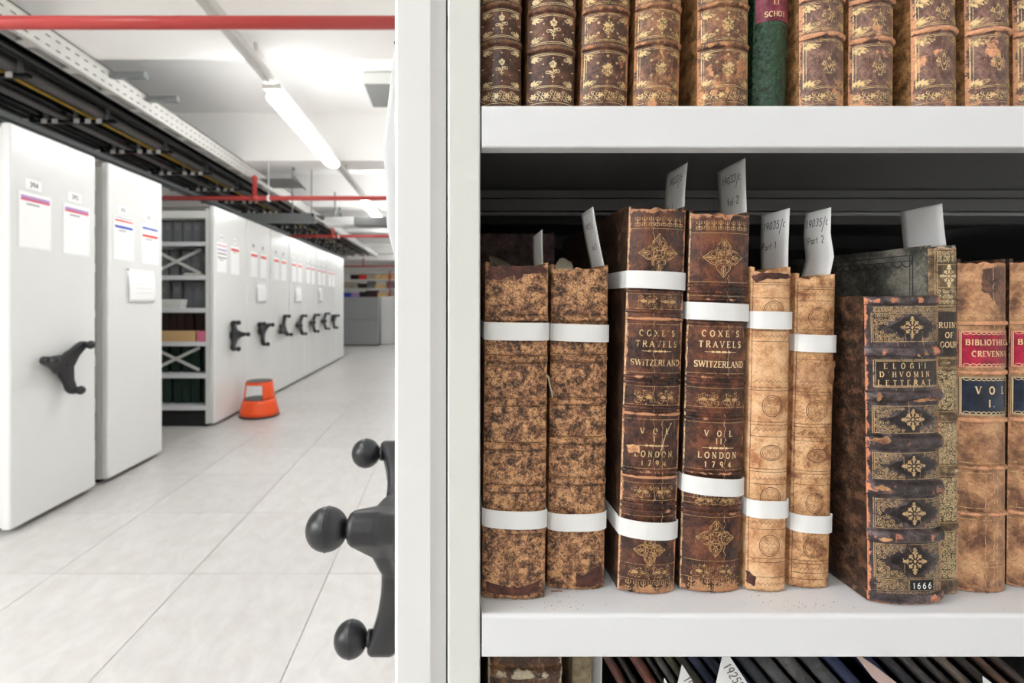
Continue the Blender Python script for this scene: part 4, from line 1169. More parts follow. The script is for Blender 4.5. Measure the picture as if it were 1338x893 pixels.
# ---- tapes
tape('upper white tape on the first speckled book beside the upright', b1, 433.5, 433.5)
tape('lower white tape on the first speckled book beside the upright', b1, 677, 678)
tape('upper white tape on the second speckled book from the upright', b2, 435, 436)
tape('lower white tape on the second speckled book from the upright', b2, 682, 680)
tape('upper white tape on the dark travel book, volume one', b3, 367, 368)
tape('lower white tape on the dark travel book, volume one', b3, 691, 693)
tape('upper white tape on the dark travel book, volume two', b4, 408, 409)
tape('lower white tape on the dark travel book, volume two', b4, 634, 637)
tape('upper white tape on the slim tan book with the part one slip', b5, 419, 419)
tape('lower white tape on the slim tan book with the part one slip', b5, 664.5, 664)
tape('upper white tape on the slim stained book with the part two slip', b6, 449, 449.5)
tape('lower white tape on the slim stained book with the part two slip', b6, 683, 684)

# ---- paper slips sticking up from the books (they lie parallel to the pages)
def slip_px(label, near_t, near_b, far_tx, far_bx, Yn, rows=(), lines=(), **kw):
    nt_ = px(near_t[0], near_t[1], Yn); nb = px(near_b[0], near_b[1], Yn)
    Yf = nt_.x * FPX / (far_tx - 586); Yf2 = nb.x * FPX / (far_bx - 586)
    return slip('paper_slip', label, (nt_, nb, Vector((nb.x, Yf2, nb.z)), Vector((nt_.x, Yf, nt_.z))), rows, lines, **kw)
sl = [
    slip_px('narrow blank white slip standing on the first speckled book', (708.5, 300), (710, 354), 696, 698, .392, bend=.0003),
    slip_px('leaning pencilled slip on the second speckled book', (775, 270), (790.5, 352), 759, 773.5, .392, rows=(('19025/c', .5, .74, .0048), ('vol 2', .62, .38, .0045)), bend=.0005),
    slip_px('pencilled slip standing on travel book volume one', (898.5, 212), (894, 279), 872, 867, .392, rows=(('19033/c', .5, .76, .0060), ('vol 1', .30, .22, .0055)), bend=.0005),
    slip_px('pencilled slip standing on travel book volume two', (974, 206.5), (976, 283), 937, 941, .392, rows=(('19033/c', .52, .74, .0060), ('vol 2', .55, .34, .0062)), bend=.0003),
    slip_px('pencilled slip, part one, on the slim tan book', (1032, 272), (1029.5, 354), 994.5, 994, .392, rows=(('19035/c', .5, .78, .0062), ('Part 1', .32, .44, .0058)), bend=.0003),
    slip_px('creased pencilled slip, part two, on the slim stained book', (1086, 271), (1083.5, 362), 1052, 1046, .392, rows=(('19035/c', .5, .82, .0062), ('Part 2', .45, .56, .0058)), bend=.0, kink=(.30, -.0035)),
    slip_px('broad blank slip standing on the tall dark boarded book', (1231, 266), (1236.5, 322), 1177, 1181.5, .40, bend=.0004),
]
# crumpled scraps on top of the two speckled books
def scrap(label, pts, th=.0003, mat='paper_cream'):
    o = pts[0]; root = thing('paper_scrap', label, 'paper scrap', o)
    mb = MB(); P = [Vector(p) - Vector(o) for p in pts]
    def fn(a, b):
        p = P[0].lerp(P[1], a).lerp(P[3].lerp(P[2], a), b)
        return p + Vector((.0015 * fbm((a * .05, b * .05, 1), 60), 0, .0016 * math.sin(a * 5) * b))
    mb.grid(fn, 10, 8); mb.build('folded_sheet', M[mat], root, solid=th)
    return root
zt1 = Z0 + b1.h - .0028; zt2 = Z0 + b2.h - .0028
scrap('cream scrap lying on the first speckled book', [(.046, .405, zt1), (.0635, .412, zt1), (.052, .47, zt1 + .019), (.040, .46, zt1 + .017)])
scrap('upright cream strip at the back of the first speckled book', [(.0415, .44, zt1), (.0465, .44, zt1), (.042, .45, zt1 + .018), (.038, .45, zt1 + .016)])
scrap('folded cream paper lying on the second speckled book', [(.086, .40, zt2), (.107, .405, zt2), (.112, .43, zt2 + .013), (.100, .43, zt2 + .014)])

# large book standing on the rear half of the unit, seen between the shelves
rb = Book('antique_book', 'maroon book in the shadow at the rear, seen above the speckled books', (.101, .71, Z0 + LIFT), .115, .333, .2, 0, bulge=.002, p=4, mat=dull('maroon_cloth', srgb(140, 112, 110), 31))

cd = MB(); cd.tube([px(713, 488, .372), px(717, 494, .3705), px(718.5, 504, .370), px(721, 512, .3695), px(722, 520, .3698)], [.0006, .0008, .0006, .0006, .0005], 6)
tag(cd.build('frayed_cord', M['paper_cream']), 'short frayed cream cord hanging between the two speckled books', 'cord')
# ---- crumbs of leather on the middle shelf, and a red thread
mb = MB(); rng = random.Random(77)
for k in range(150):
    x = rng.choice((rng.uniform(.03, .44), rng.gauss(.085, .012), rng.gauss(.26, .03))); y = rng.uniform(.3535, .366) if rng.random() < .5 else rng.uniform(.358, .38)
    s_ = rng.uniform(.00015, .0006); a = rng.uniform(0, 3)
    mb.add([(x + s_ * math.cos(a), y + s_ * math.sin(a), Z0 + .0001), (x - s_ * math.sin(a), y + s_ * math.cos(a), Z0 + .0001), (x - s_ * math.cos(a), y - s_ * math.sin(a), Z0 + .0001), (x, y, Z0 + s_)], [(0, 1, 3), (1, 2, 3), (2, 0, 3), (0, 2, 1)])
tag(mb.build('leather_crumbs', M['calf_biblio']), 'crumbs of red-brown leather scattered on the middle shelf', 'crumbs', kind='stuff')
th = MB(); c0 = px(727, 778, .377)
th.tube([(c0.x - .004 + .0009 * k + .0007 * math.sin(k * 1.9), .3775 + .0006 * math.cos(k * 1.9), Z0 + .0005 + .0003 * abs(math.sin(k))) for k in range(11)], .00028, 6)
tag(th.build('red_thread', plain('red_thread', srgb(150, 60, 48), .9)), 'short curly red thread lying below the second speckled book', 'thread')

# ------------------------------------------------------------------ books on the upper shelf
ZT = SHELF_TOP[1]
GRP_TOP = 'old leather books on the upper shelf'
WF = {'flower': lambda u, v, q: .25 * max(0, fbm((u * 1.0, 4 + q, v * .5), 60)),
      'star': lambda u, v, q: (.75 if v < .05 else .35) * max(0, .2 + fbm((u * 1.6, 4 + q, v * .35), 75)),
      'urn': lambda u, v, q: (.9 if v < .05 else .45) * max(0, .08 + 1.0 * fbm((u + q, 9 + q, v * .6), 62) + .5 * max(0, 1 - v / .02))}
ST = []
def top_book(label, bl, br, tl, tr, mat, bands, style, Yd=.368, depth=.2, board=None, bulge=.008, p=2.0, left=None):
    w = (br - bl) / FPX * Yd - .001
    lean = math.degrees(math.atan2(((tl + tr) - (bl + br)) / 2, 137))
    cx = ((bl + br) / 2 - 586) / FPX * Yd
    # the pixels at y=137 lie a little above the shelf itself
    cx -= math.tan(R(lean)) * .008
    bk = Book('antique_book', label, (cx, Yd + bulge, ZT + LIFT), w, .262, depth, lean, bulge=bulge, p=p, mat=mat, board=board or M['board_brown'], group=GRP_TOP, wear_edge=.35 if style == 'flower' else .7, ragged=.0008, wear_fn=WF.get(style))
    W = w; v = bk.v; rng = random.Random(int(bl))
    if not bands: return bk
    y1, y2 = bands; va = v(y1); st = v(y2) - va
    vs = [va + st * k for k in range(int((.255 - va) / st) + 1)]
    hat = Ink()
    for z in vs:
        bk.band(z, .0044, .0021, wear={'flower': .15, 'star': .55, 'urn': 1.05}[style])
        if style != 'urn':
            for q in range(24):
                x = W * (-.45 + .9 * q / 23); hat.line([(x - .0004, z - .0008), (x + .0004, z + .0009)], .00035)
    if style != 'urn': bk.ink(hat, 'band_hatching', M['gold_faint'], .0024)
    ik = Ink(.0018)
    edges = [(.0205, va)] + [(a, b) for a, b in zip(vs, vs[1:])]
    for a, b in edges:
        lo, hi = a + .0040, b - .0040
        if a == .0205: lo = a
        xl, xr = -W * .44, W * .44
        for z in (lo, lo + .0011, hi, hi - .0011): ik.line([(xl, z), (xr, z)], .00042)
        if style != 'flower':
            ik.line([(xl, lo), (xl, hi)], .0006); ik.line([(xl + .0014, lo), (xl + .0014, hi)], .0003)
            ik.line([(xr, lo), (xr, hi)], .0004)
        c = (lo + hi) / 2; s_ = W * .13 if style == 'flower' else W * .14
        for sx in (-1, 1):
            for sy in (-1, 1): spray(ik, sx * W * .41, (hi - .0018) if sy < 0 else (lo + .0018), -sx, sy, W * .15 if style != 'urn' else W * .19)
        if style == 'flower':
            rose(ik, 0, c, W * .30)
            for dx, dy in ((-.2, .22), (.2, .22), (-.2, -.2), (.2, -.2), (0, .40), (0, -.38)): ik.disc(dx * W, c + dy * (hi - lo) * .9, W * .016, 8)
            for sx in (-1, 1): ik.petal(sx * W * .4, c, 90 - sx * 70, W * .08, W * .03)
        elif style == 'star':
            bloom(ik, 0, c, W * .27)
            for dx, dy in ((-.2, .2), (.2, .2), (-.2, -.22), (.2, -.22), (0, .40), (0, -.40)): ik.star(dx * W, c + dy * (hi - lo) * .9, W * .042)
        else:
            urn(ik, 0, c - .001, W * .25)
    roll(ik, -W * .44, W * .44, .0140, .0095, 7, rng)
    ik.line([(-W * .44, .0085), (W * .44, .0085)], .0004)
    bk.ink(ik, 'gold_tooling', M['gold_pale'] if style == 'flower' else M['gold'])
    ST.append(bk)
    return bk
top_book('mottled brown book with gilt roses, first on the upper shelf beside the upright', 627.5, 684, 626.5, 685, M['calf_flower'], (57, 8), 'flower')
top_book('mottled brown book with gilt roses, second from the upright on the upper shelf', 689.5, 754, 692.5, 756, M['calf_flower'], (66, 15), 'flower')
top_book('mottled brown book with gilt stars, third from the upright on the upper shelf', 760.5, 824.5, 763, 830, M['calf_flower'], (63, 14), 'star')
top_book('mottled brown book with gilt stars, fourth from the upright on the upper shelf', 831.5, 893.5, 834, 898, M['calf_star'], (58, 9), 'star')
top_book('wide rubbed brown book with gilt stars, left of the green book', 917, 986, 917, 987, M['calf_star'], (60, 7), 'star', Yd=.366)
g = top_book('dark green leather book with a maroon title label on the upper shelf', 989, 1036, 991, 1039, M['green_leather'], None, '', Yd=.374, board=M['green_leather'], bulge=.007, p=2.2)
lb = g.patch('title_label', M['maroon_label'], -g.w * .47, g.w * .46, g.v(29.5), g.v(29.5) + .05, .0003, jag=.0006)
t = Ink(.0012); t.text('SCHOT', -g.w * .02, g.v(20.5), .0040, width=g.w * .56); t.text('ET', g.w * .0, g.v(5), .0038, width=g.w * .18)
g.ink(t, 'gilt_lettering', M['gold_clear'], .0006, lb)
top_book('worn violet brown book with gilt urns, right of the green book', 1053, 1114, 1053, 1114, M['calf_urn'], (47, -3), 'urn')
top_book('worn violet brown book with gilt urns, second right of the green book', 1118.5, 1179.5, 1119, 1181, M['calf_urn'], (53, 1), 'urn')
top_book('violet brown book with gilt urns, third right of the green upper-shelf book', 1203, 1264.5, 1201, 1264, M['calf_urn'], (40, -10), 'urn', Yd=.366)
top_book('worn violet brown book with gilt urns, fourth right of the green book', 1275, 1335.5, 1274, 1334, M['calf_urn'], (41, -10), 'urn', Yd=.366)
top_book('worn brown book at the cut right edge of the upper shelf', 1339, 1400, 1338, 1399, M['calf_urn'], (43, -8), 'urn')

# ------------------------------------------------------------------ books on the lower shelf (only their heads show)
ZL = SHELF_TOP[3]
lb_ = Book('antique_book', 'flaking old brown book standing upright at the left end of the lower shelf', ((687 - 586) / FPX * .385, .39, ZL + LIFT), .0600, .326, .2, 0, bulge=.004, p=3, mat=M['old_band'], board=M['calf_ruins'], wear_edge=.9, wear_top=.008, group='old books on the lower shelf')
for zz in (.305, .25, .195, .14, .085, .03): lb_.band(zz, .009, .0032, mat=M['old_band'], wear=.7)
vb = Book('antique_book', 'pale vellum book beside the flaking brown book on the lower shelf', ((751 - 586) / FPX * .40, .405, ZL + LIFT), .0165, .332, .2, 1.5, bulge=.003, p=2, mat=leather('vellum', srgb(92, 80, 58), srgb(140, 126, 98), srgb(168, 154, 124), srgb(190, 176, 146), .2, .1, .6, 40, .3, .2, 33), group='old books on the lower shelf')
slip('paper_slip', 'upright white slip beside the pale vellum book on the lower shelf', (px(787, 852, .42), px(787, 940, .42), px(776, 940, .43), px(772, 852, .43)), bend=.0005)
specs = [(806, 14, srgb(84, 46, 36), 'red-brown'), (823, 10, srgb(32, 27, 22), 'black'), (843, 17, srgb(96, 54, 44), 'bright red-brown'), (861, 9, srgb(30, 28, 24), 'thin black'), (874, 12, srgb(72, 70, 68), 'dark grey'),
         (889, 13, srgb(72, 68, 52), 'olive grey'), (905, 14, srgb(56, 52, 46), 'grey-brown'), (922, 16, srgb(24, 32, 52), 'navy'), (942, 18, srgb(30, 38, 60), 'dark navy behind the large slip'), (964, 19, srgb(24, 34, 58), 'deep navy'),
         (988, 20, srgb(40, 44, 52), 'blue-black'), (1014, 24, srgb(62, 62, 64), 'charcoal'), (1044, 26, srgb(66, 64, 64), 'wide charcoal'), (1076, 26, srgb(58, 58, 60), 'soot black'), (1106, 22, srgb(22, 36, 72), 'blue'),
         (1150, 24, srgb(20, 30, 62), 'inky blue'), (1180, 20, srgb(30, 28, 38), 'violet black'), (1206, 18, srgb(56, 50, 52), 'ash grey'), (1230, 16, srgb(34, 28, 26), 'brown black'), (1254, 18, srgb(86, 76, 68), 'taupe'),
         (1280, 18, srgb(36, 26, 22), 'dark umber'), (1304, 16, srgb(82, 58, 44), 'chestnut'), (1328, 18, srgb(48, 30, 22), 'burnt brown')]
for k, (x, wp, c, nm) in enumerate(specs):
    Yd = .392; lean = -(29 + 20 * (k / (len(specs) - 1)) ** .8)
    zt = .905
    xt = (x + 4 - 586) / FPX * Yd
    w = (wp / FPX * Yd) * math.cos(R(lean)) - .0007
    H = (zt + .026 - ZL) / math.cos(R(lean)) - w * abs(math.tan(R(lean))) * .5
    bx = xt + (zt - ZL) * math.tan(R(-lean))
    bk = Book('leaning_book', '%s book leaning to the left on the lower shelf' % nm, (bx, Yd + .003, ZL + LIFT), w, H, .22, lean, bulge=.003, p=2.4, mat=dull('leaning_book_%d' % k, c, 40 + k), group='leaning books on the lower shelf', wear_edge=.25)
def tag_slip(label, pts, Y, rows=(), mat=None, ang=0):
    P = [px(x, y, Y) for x, y in pts]; o = P[-1]
    root = thing('paper_slip', label, 'paper slip', o, group='paper slips tucked into the old books')
    mb = MB(); vs = [p - o for p in P]; mb.add(vs, [list(range(len(vs)))]); mb.build('slip_sheet', mat or M['paper_grey'], root, solid=.0003)
    for t_, x, y, h_ in rows:
        ik = Ink(.001); ik.text(t_, 0, 0, h_, thick=.11, thin=.1, serif=False, slant=.1)
        c = px(x, y, Y) - o; ca, sa = math.cos(R(ang)), math.sin(R(ang))
        ik.build('handwriting', M['pen'], root, lambda a, b: (c.x + a * ca - b * sa, c.y - .0006, c.z + a * sa + b * ca))
    return root
tag_slip('small pointed pencilled slip among the leaning books', [(891, 868.5), (916, 907), (940, 945), (880, 945), (884, 900)], .380, (('192', 901, 893, .0062),), ang=-57)
tag_slip('large pencilled slip among the leaning navy books', [(944, 856), (952, 856), (985, 906), (1012, 945), (925, 945), (934, 900)], .380, (('19252/e', 961.5, 888, .0066),), ang=-57)
tag_slip('white slip tip poking up in front of the red-brown leaning books', [(868, 886), (876, 900), (892, 940), (862, 940)], .380)
tag_slip('long pinkish slip between the leaning blue books', [(1118, 857), (1124, 857), (1145, 872), (1200, 915), (1190, 930), (1140, 886)], .382, mat=M['paper_pink'])
tag_slip('white slip tip near the leaning taupe book', [(1284, 884), (1296, 893), (1330, 930), (1286, 930)], .380)

# ------------------------------------------------------------------ left row of mobile shelving
XP = -2.27
LV = [1.80, 1.472, 1.153, .827, .515, .204]
def row_unit(label, yf, w, contents=False, handle=None):
    root = thing('mobile_shelving_unit', label, 'shelving unit', (XP, yf, 0), group='row of white mobile shelving')
    MB().box(-.05, 0, 0, w, .03, 2.15).build('end_panel', M['enamel'], root, bevel=.012, seg=3)
    if contents:
        for y0 in (0.004, w - .044):
            for x0, x1 in ((-.088, -.0505), (-1.13, -1.095)): MB().box(x0, x1, y0, y0 + .04, .03, 2.12).build('upright', M['enamel_grey'], root, bevel=.002)
        for z in LV:
            rounded_shelf(z, -1.094, -.089, .006, w / 2 - .02, drop=.042).build('shelf', M['shelf'], root)
        MB().box(-1.094, -.089, .004, w - .01, 2.03, 2.10).build('top_cap', M['enamel_grey'], root, bevel=.003)
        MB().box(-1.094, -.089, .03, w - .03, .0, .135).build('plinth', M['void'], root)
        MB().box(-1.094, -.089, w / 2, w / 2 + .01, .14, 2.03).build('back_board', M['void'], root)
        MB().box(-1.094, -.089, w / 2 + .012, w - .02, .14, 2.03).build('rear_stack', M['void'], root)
    else:
        MB().box(-1.13, -.052, .012, w - .012, .04, 2.13).build('carcass', M['enamel_grey'], root)
    if handle is not None: add_handle(root, (0, w * .5 + .0, .865 if yf > 4 else .85), 0, handle, True)
    return root
def sheet(label, yf, y0, z0, z1, strips, wdt=.21, txt=True):
    root = thing('index_sheet', label, 'sheet', (XP + .0012, yf + y0, z0), group='index sheets on the shelf ends')
    H = z1 - z0
    MB().box(0, .0012, 0, wdt, 0, H).build('sheet_backing', M['plastic_sleeve'], root)
    MB().box(.0013, .0018, .008, wdt - .008, .008, H - .006).build('sheet', M['paper'], root)
    for zt, hh, mt in strips:
        MB().box(.0019, .0022, .016, wdt - .012, H - zt - hh, H - zt).build('printed_strip', M[mt], root)
    if txt:
        mb = MB(); mb.box(.0019, .0021, .05, .13, H - strips[-1][0] - strips[-1][1] - .02, H - strips[-1][0] - strips[-1][1] - .013)
        mb.build('printed_line', M['greyprint'], root)
    return root
def numcard(label, yf, y0, z0, text, w=.10):
    root = thing('number_card', label, 'card', (XP + .0012, yf + y0, z0), group='number cards on the shelf ends')
    MB().box(0, .0008, 0, w, 0, .055).build('card', M['paper'], root)
    ik = Ink(.004); ik.text(text, w * .52, .027, .026, serif=False, thick=.2, thin=.18)
    ik.build('number', M['print'], root, lambda a, b: (.0011, a, b))
def pocket(label, yf, y0, z0, w, h):
    root = thing('document_pocket', label, 'document pocket', (XP + .0012, yf + y0, z0), group='clear pockets with notices on the shelf ends')
    MB().box(0, .002, 0, w, 0, h).build('backing', M['plastic_sleeve'], root)
    mb = MB(); mb.grid(lambda a, b: (.0024 + .022 * math.sin(math.pi * min(1, (1 - b) * .8)) * (.7 + .3 * math.sin(a * 3.1)) * (1 if b > .02 else .7), .015 + a * (w - .02), .006 + b * (h - .035)), 10, 10)
    mb.build('bulging_sheets', M['paper'], root, solid=.0006)
    ik = Ink(.01)
    for k in range(4): ik.line([(w * .25, h * (.68 - .13 * k)), (w * .85, h * (.68 - .13 * k))], .004)
    ik.build('printed_line', M['enamel_grey'], root, lambda a, c: (.0030 + .0245 * math.sin(math.pi * min(1, (1 - (c - .006) / (h - .035)) * .8)) * (.7 + .3 * math.sin((a - .015) / (w - .02) * 3.1)), a, c))
    MB().sphere((.0085, .012, h - .01), .006, 10, 6).build('pin', M['galv_dark'], root)

row_unit('nearest white shelving end on the left, closed, with a black three-armed handle', 2.455, .60, handle=43)
row_unit('second white shelving end from the left, closed, with a notice pocket', 3.165, .60, contents=True)
U3 = 4.60
row_unit('white shelving unit with open shelves facing the camera beside the orange stool', U3, .735, contents=True, handle=0)
EDG = [5.345, 6.06, 6.77, 7.48, 8.16, 8.88, 9.58, 10.29]
ANG = [25, 80, 60, 55, 58, 28, None]
ORD = ['second', 'third', 'fourth', 'fifth', 'sixth', 'seventh', 'eighth and last']
for k in range(7):
    row_unit('closed white shelving end, %s of the far row counted from the orange stool' % ORD[k], EDG[k], EDG[k + 1] - EDG[k] - .012, handle=ANG[k])
std = [(.022, .016, 'purple'), (.038, .012, 'pinkred')]
for (yf, nm, a, b) in ((2.455, 'nearest', std, std),
                       (3.165, 'second', [(.012, .005, 'print'), (.028, .012, 'red'), (.068, .018, 'blue')], [(.03, .016, 'blue'), (.085, .018, 'red')]),
                       (U3, 'stool-side', [(.03, .01, 'pinkred'), (.07, .016, 'purple'), (.11, .012, 'greyprint'), (.15, .012, 'greyprint')], [(.03, .026, 'red')])):
    c1, c2 = {2.455: ('purple and red strip', 'purple and red strip'), 3.165: ('red strip above a blue one', 'blue strip above a red one'), U3: ('four coloured strips', 'single red strip')}[yf]
    sheet('index sheet with %s, first sheet on the %s shelving end' % (c1, nm), yf, .045, 1.505, 1.812, a)
    sheet('index sheet with %s, second sheet on the %s shelving end' % (c2, nm), yf, .335, 1.50, 1.806, b)
    if yf != U3:
        numcard('number card above the first sheet on the %s shelving end' % nm, yf, .09, 1.828, '394' if yf < 3 else '392', .10)
        numcard('number card above the second sheet on the %s shelving end' % nm, yf, .375, 1.824, '395' if yf < 3 else '393', .10)
    else:
        numcard('number card above the first sheet on the %s shelving end' % nm, yf, .11, 1.83, '390', .06)
        numcard('number card above the second sheet on the %s shelving end' % nm, yf, .40, 1.83, '391', .06)
pocket('clear pocket with bulging white sheets, pinned to the second shelving end', 3.165, .17, 1.21, .32, .245)
for k in range(7):
    for q, (y0, nm) in enumerate(((.09, 'first'), (.37, 'second'))):
        if k < 6:
            sheet('index sheet with a red strip, %s sheet on the %s end of the far row' % (nm, ORD[k]), EDG[k], y0, 1.50, 1.80, [(.03, .03, 'red' if k < 3 else 'pinkred')], txt=False)
            root = thing('number_card', 'small number card above the %s sheet on the %s end of the far row' % (nm, ORD[k]), 'card', (XP + .0012, EDG[k] + y0 + .06, 1.85), group='number cards on the shelf ends')
            MB().box(0, .001, 0, .05, 0, .035).build('card', M['greyprint'] if k < 2 else M['paper'], root)
pocket('clear pocket with a notice on the second end of the far row', EDG[0], .24, 1.20, .30, .25)
pocket('clear pocket with a notice on the fourth end of the far row', EDG[2], .22, 1.20, .30, .25)
pocket('clear pocket with a notice on the sixth end of the far row', EDG[4], .10, 1.20, .22, .28)

# ---- contents of the open unit
NTH = ['first', 'second', 'third', 'fourth', 'fifth', 'sixth', 'seventh', 'eighth']
def archive_row(z, n, h, w, mat, group, label, x0, y, jit, seed, name='archive_box'):
    rng = random.Random(seed); x = x0
    proto = None
    for k in range(n):
        ww = w
        if proto is None:
            proto = thing(name, label % NTH[0], 'box file', (x, y, z + .0005), group=group)
            MB().box(0, ww, 0, .2, 0, h).build('box_body', M[mat], proto, bevel=.003)
            MB().box(ww * .28, ww * .72, -.002, 0, h * .6, h * .6 + .05).build('spine_label', M['galv_dark'] if mat == 'file_grey' else M[mat], proto)
            o = proto
        else:
            o = link_copy(proto, loc=(x, y + rng.uniform(0, jit), z + .0005)); o['label'] = label % NTH[k]
            for ch in list(proto.children): link_copy(ch, o)
        x -= ww + rng.choice((.004, .012, .03))
    return x
YB = U3 + .125
archive_row(LV[0], 6, .215, .088, 'file_grey', 'grey box files on the top shelf', 'grey box file, %s from the right on the top shelf of the open unit', -2.46, YB, .01, 1)
archive_row(LV[1], 6, .255, .088, 'file_grey', 'grey box files behind the upper cross brace', 'grey box file, %s from the right behind the upper cross brace', -2.47, YB, .01, 2)
archive_row(LV[2], 6, .262, .088, 'file_grey', 'grey box files behind the white folders', 'grey box file, %s from the right on the shelf with white folders', -2.45, YB, .01, 3)
archive_row(LV[3], 6, .27, .075, 'brown_dark', 'dark brown volumes on the carton shelf', 'dark brown volume, %s from the right behind the cardboard cartons', -2.45, YB + .02, .005, 4, 'bound_volume')
archive_row(LV[4], 6, .262, .08, 'green_dark', 'dark green volumes behind the lower brace', 'dark green volume, %s from the right behind the lower cross brace', -2.45, YB, .005, 5, 'bound_volume')
archive_row(LV[5], 6, .262, .08, 'green_dark', 'dark green volumes on the bottom shelf', 'dark green volume, %s from the right on the bottom shelf of the open unit', -2.45, YB, .005, 6, 'bound_volume')
def braces(za, zb, nm, x0=-2.93, x1=-2.45):
    root = thing('cross_brace', nm, 'brace', ((x0 + x1) / 2, U3 + .09, za))
    cx = (x0 + x1) / 2
    MB().bar((x0 - cx, 0, zb - za), (x1 - cx, 0, 0), .03, .003, up=(0, 1, 0)).build('brace_bar', M['enamel_grey'], root)
    MB().bar((x0 - cx, .006, 0), (x1 - cx, .006, zb - za), .03, .003, up=(0, 1, 0)).build('brace_bar', M['enamel_grey'], root)
braces(1.497, 1.735, 'white diagonal cross brace in front of the upper grey box files')
braces(.540, .763, 'white diagonal cross brace in front of the dark green volumes', -2.93, -2.46)
def carton(name, label, x0, x1, z, h, mat, d=.09, lid=True, yo=.012):
    root = thing(name, label, 'box', ((x0 + x1) / 2, U3 + yo, z + .0006)); w = (x1 - x0) / 2
    MB().box(-w, w, 0, d, 0, h).build('box_body', M[mat], root, bevel=.003)
    if lid: MB().box(-w - .002, w + .002, -.003, d + .002, h * .62, h + .002).build('lid', M[mat], root, bevel=.002)
carton('cardboard_box', 'tan cardboard box beside the pink box on the open shelves', -2.86, -2.465, LV[3], .10, 'card')
carton('cardboard_box', 'pink box standing right of the tan cardboard box', -2.445, -2.365, LV[3], .10, 'pink_box')
for k in range(3):
    carton('folder_stack', ('bottom', 'middle', 'topmost')[k] + ' white folder of the stack on the third open shelf', -2.92, -2.60 + .006 * k, LV[2] + .029 * k, .0275, 'white_box', lid=False, d=.095)
root = thing('paper_bundle', 'cream paper bundle lying on the second open shelf', 'papers', (-2.45, U3 + .015, LV[1] + .0006))
for k in range(3): MB().box(-.14 + .012 * k, .07 - .02 * k, 0, .06, .007 * k, .0068 + .007 * k).build('paper', M['paper_cream'] if k < 2 else M['paper'], root, rot=(0, 0, .02 * k))

# ---- orange kick stool
root = thing('kick_stool', 'orange two-step kick stool with black treads on the tiled floor', 'stool', (-2.02, 5.07, 0))
def ringwall(r0, z0, r1, z1, a0=0, a1=360, n=40, t=.006):
    mb = MB(); full = a1 - a0 >= 360
    mb.grid(lambda a, b: ((r0 + (r1 - r0) * b) * math.cos(R(a0 + (a1 - a0) * a)), (r0 + (r1 - r0) * b) * math.sin(R(a0 + (a1 - a0) * a)), z0 + (z1 - z0) * b), n, 4)
    return mb
ringwall(.200, .022, .160, .185).build('base_skirt', M['orange'], root, solid=.006)
mb = MB(); mb.tube([(0, 0, 0.002), (0, 0, .022)], [.206, .203], 40); mb.build('rubber_foot_ring', M['rubber'], root, bevel=.004)
mb = MB(); mb.tube([(0, 0, .178), (0, 0, .188)], [.160, .157], 40); mb.build('lower_tread', M['rubber'], root)
ringwall(.155, .186, .136, .345, -57, 100, 22).build('pillar', M['orange'], root, solid=.006)
ringwall(.155, .186, .136, .345, 184, 224, 10).build('pillar', M['orange'], root, solid=.006)
mb = MB(); mb.tube([(0, 0, .338), (0, 0, .345), (0, 0, .366), (0, 0, .370)], [.134, .142, .138, .132], 40); mb.build('top_rim', M['orange'], root)
mb = MB(); mb.tube([(0, 0, .370), (0, 0, .375)], [.130, .128], 40); mb.build('upper_tread', M['rubber'], root)

# ------------------------------------------------------------------ services under the ceiling
root = thing('cable_tray', 'white perforated cable tray running along the aisle beneath the ceiling', 'cable tray', (-2.237, -3.0, 2.616))
L = 18.0
sd = MB(); sd.box(0, .0025, 0, L, 0, .125); sd.box(-.014, .010, 0, L, .122, .125); sd.box(-.02, .012, 0, L, -.003, .001)
sd.build('side_rail', M['galv'], root)
MB().box(-.09, -.0875, 0, L, 0, .06).build('side_rail', M['galv'], root)
for k in range(60):
    MB().box(-.087, -.001, .15 + .3 * k, .21 + .3 * k, .0, .012).build('rung', M['galv'], root)
sl_ = MB()
for k in range(240):
    for z in (.034, .088): sl_.box(.0026, .0032, .03 + .07 * k, .062 + .07 * k, z - .0035, z + .0035)
tag(sl_.build('slot_row', M['void'], root), kind='stuff')
tag(MB().tube([(-2.236, -3, 2.748), (-2.236, 15, 2.748)], .0065, 8).build('service_cable', M['pipe_black']), 'thin black cable lying along the top edge of the white cable tray', 'cable')
PIPES = [('black lagged pipe, first beside the white cable tray', 1.729, 1.26, .034, 'pipe_black'),
         ('thick grey pipe above the yellow cable', 1.86, 1.25, .037, 'pipe_grey'), ('yellow cable running below the thick grey pipe', 1.945, 1.222, .009, 'cable_yellow'),
         ('black pipe next to the yellow cable', 2.02, 1.27, .024, 'pipe_black'), ('brownish grey pipe, outer row', 2.10, 1.22, .024, 'pipe_grey'), ('black pipe beside the outer grey pipe', 2.18, 1.23, .026, 'pipe_black'),
         ('dark pipe second from the outer rail', 2.25, 1.22, .028, 'pipe_black'), ('narrow grey pipe nearest the outer rail', 2.315, 1.215, .020, 'pipe_grey')]
tag(MB().box(-3.36, -2.26, -3.0, 15.0, 2.742, 2.749).build('pipe_shade_sheet', M['void']), 'added flat black sheet above the service pipes, darkening the gaps between them', 'shade sheet')  # added sheet, its black stands in for shade between the pipes
for lab, k, dz, r, mt in PIPES:
    o = MB().tube([(0, 0, 0), (0, 18, 0)], r * 1.1, 14).build('service_pipe', M[mt]); dz *= (1.18 if dz < 1.235 else 1.16); o.location = (-k * dz, -3.0, EYE + dz)
    tag(o, lab, 'pipe', 'service pipes above the left shelving')
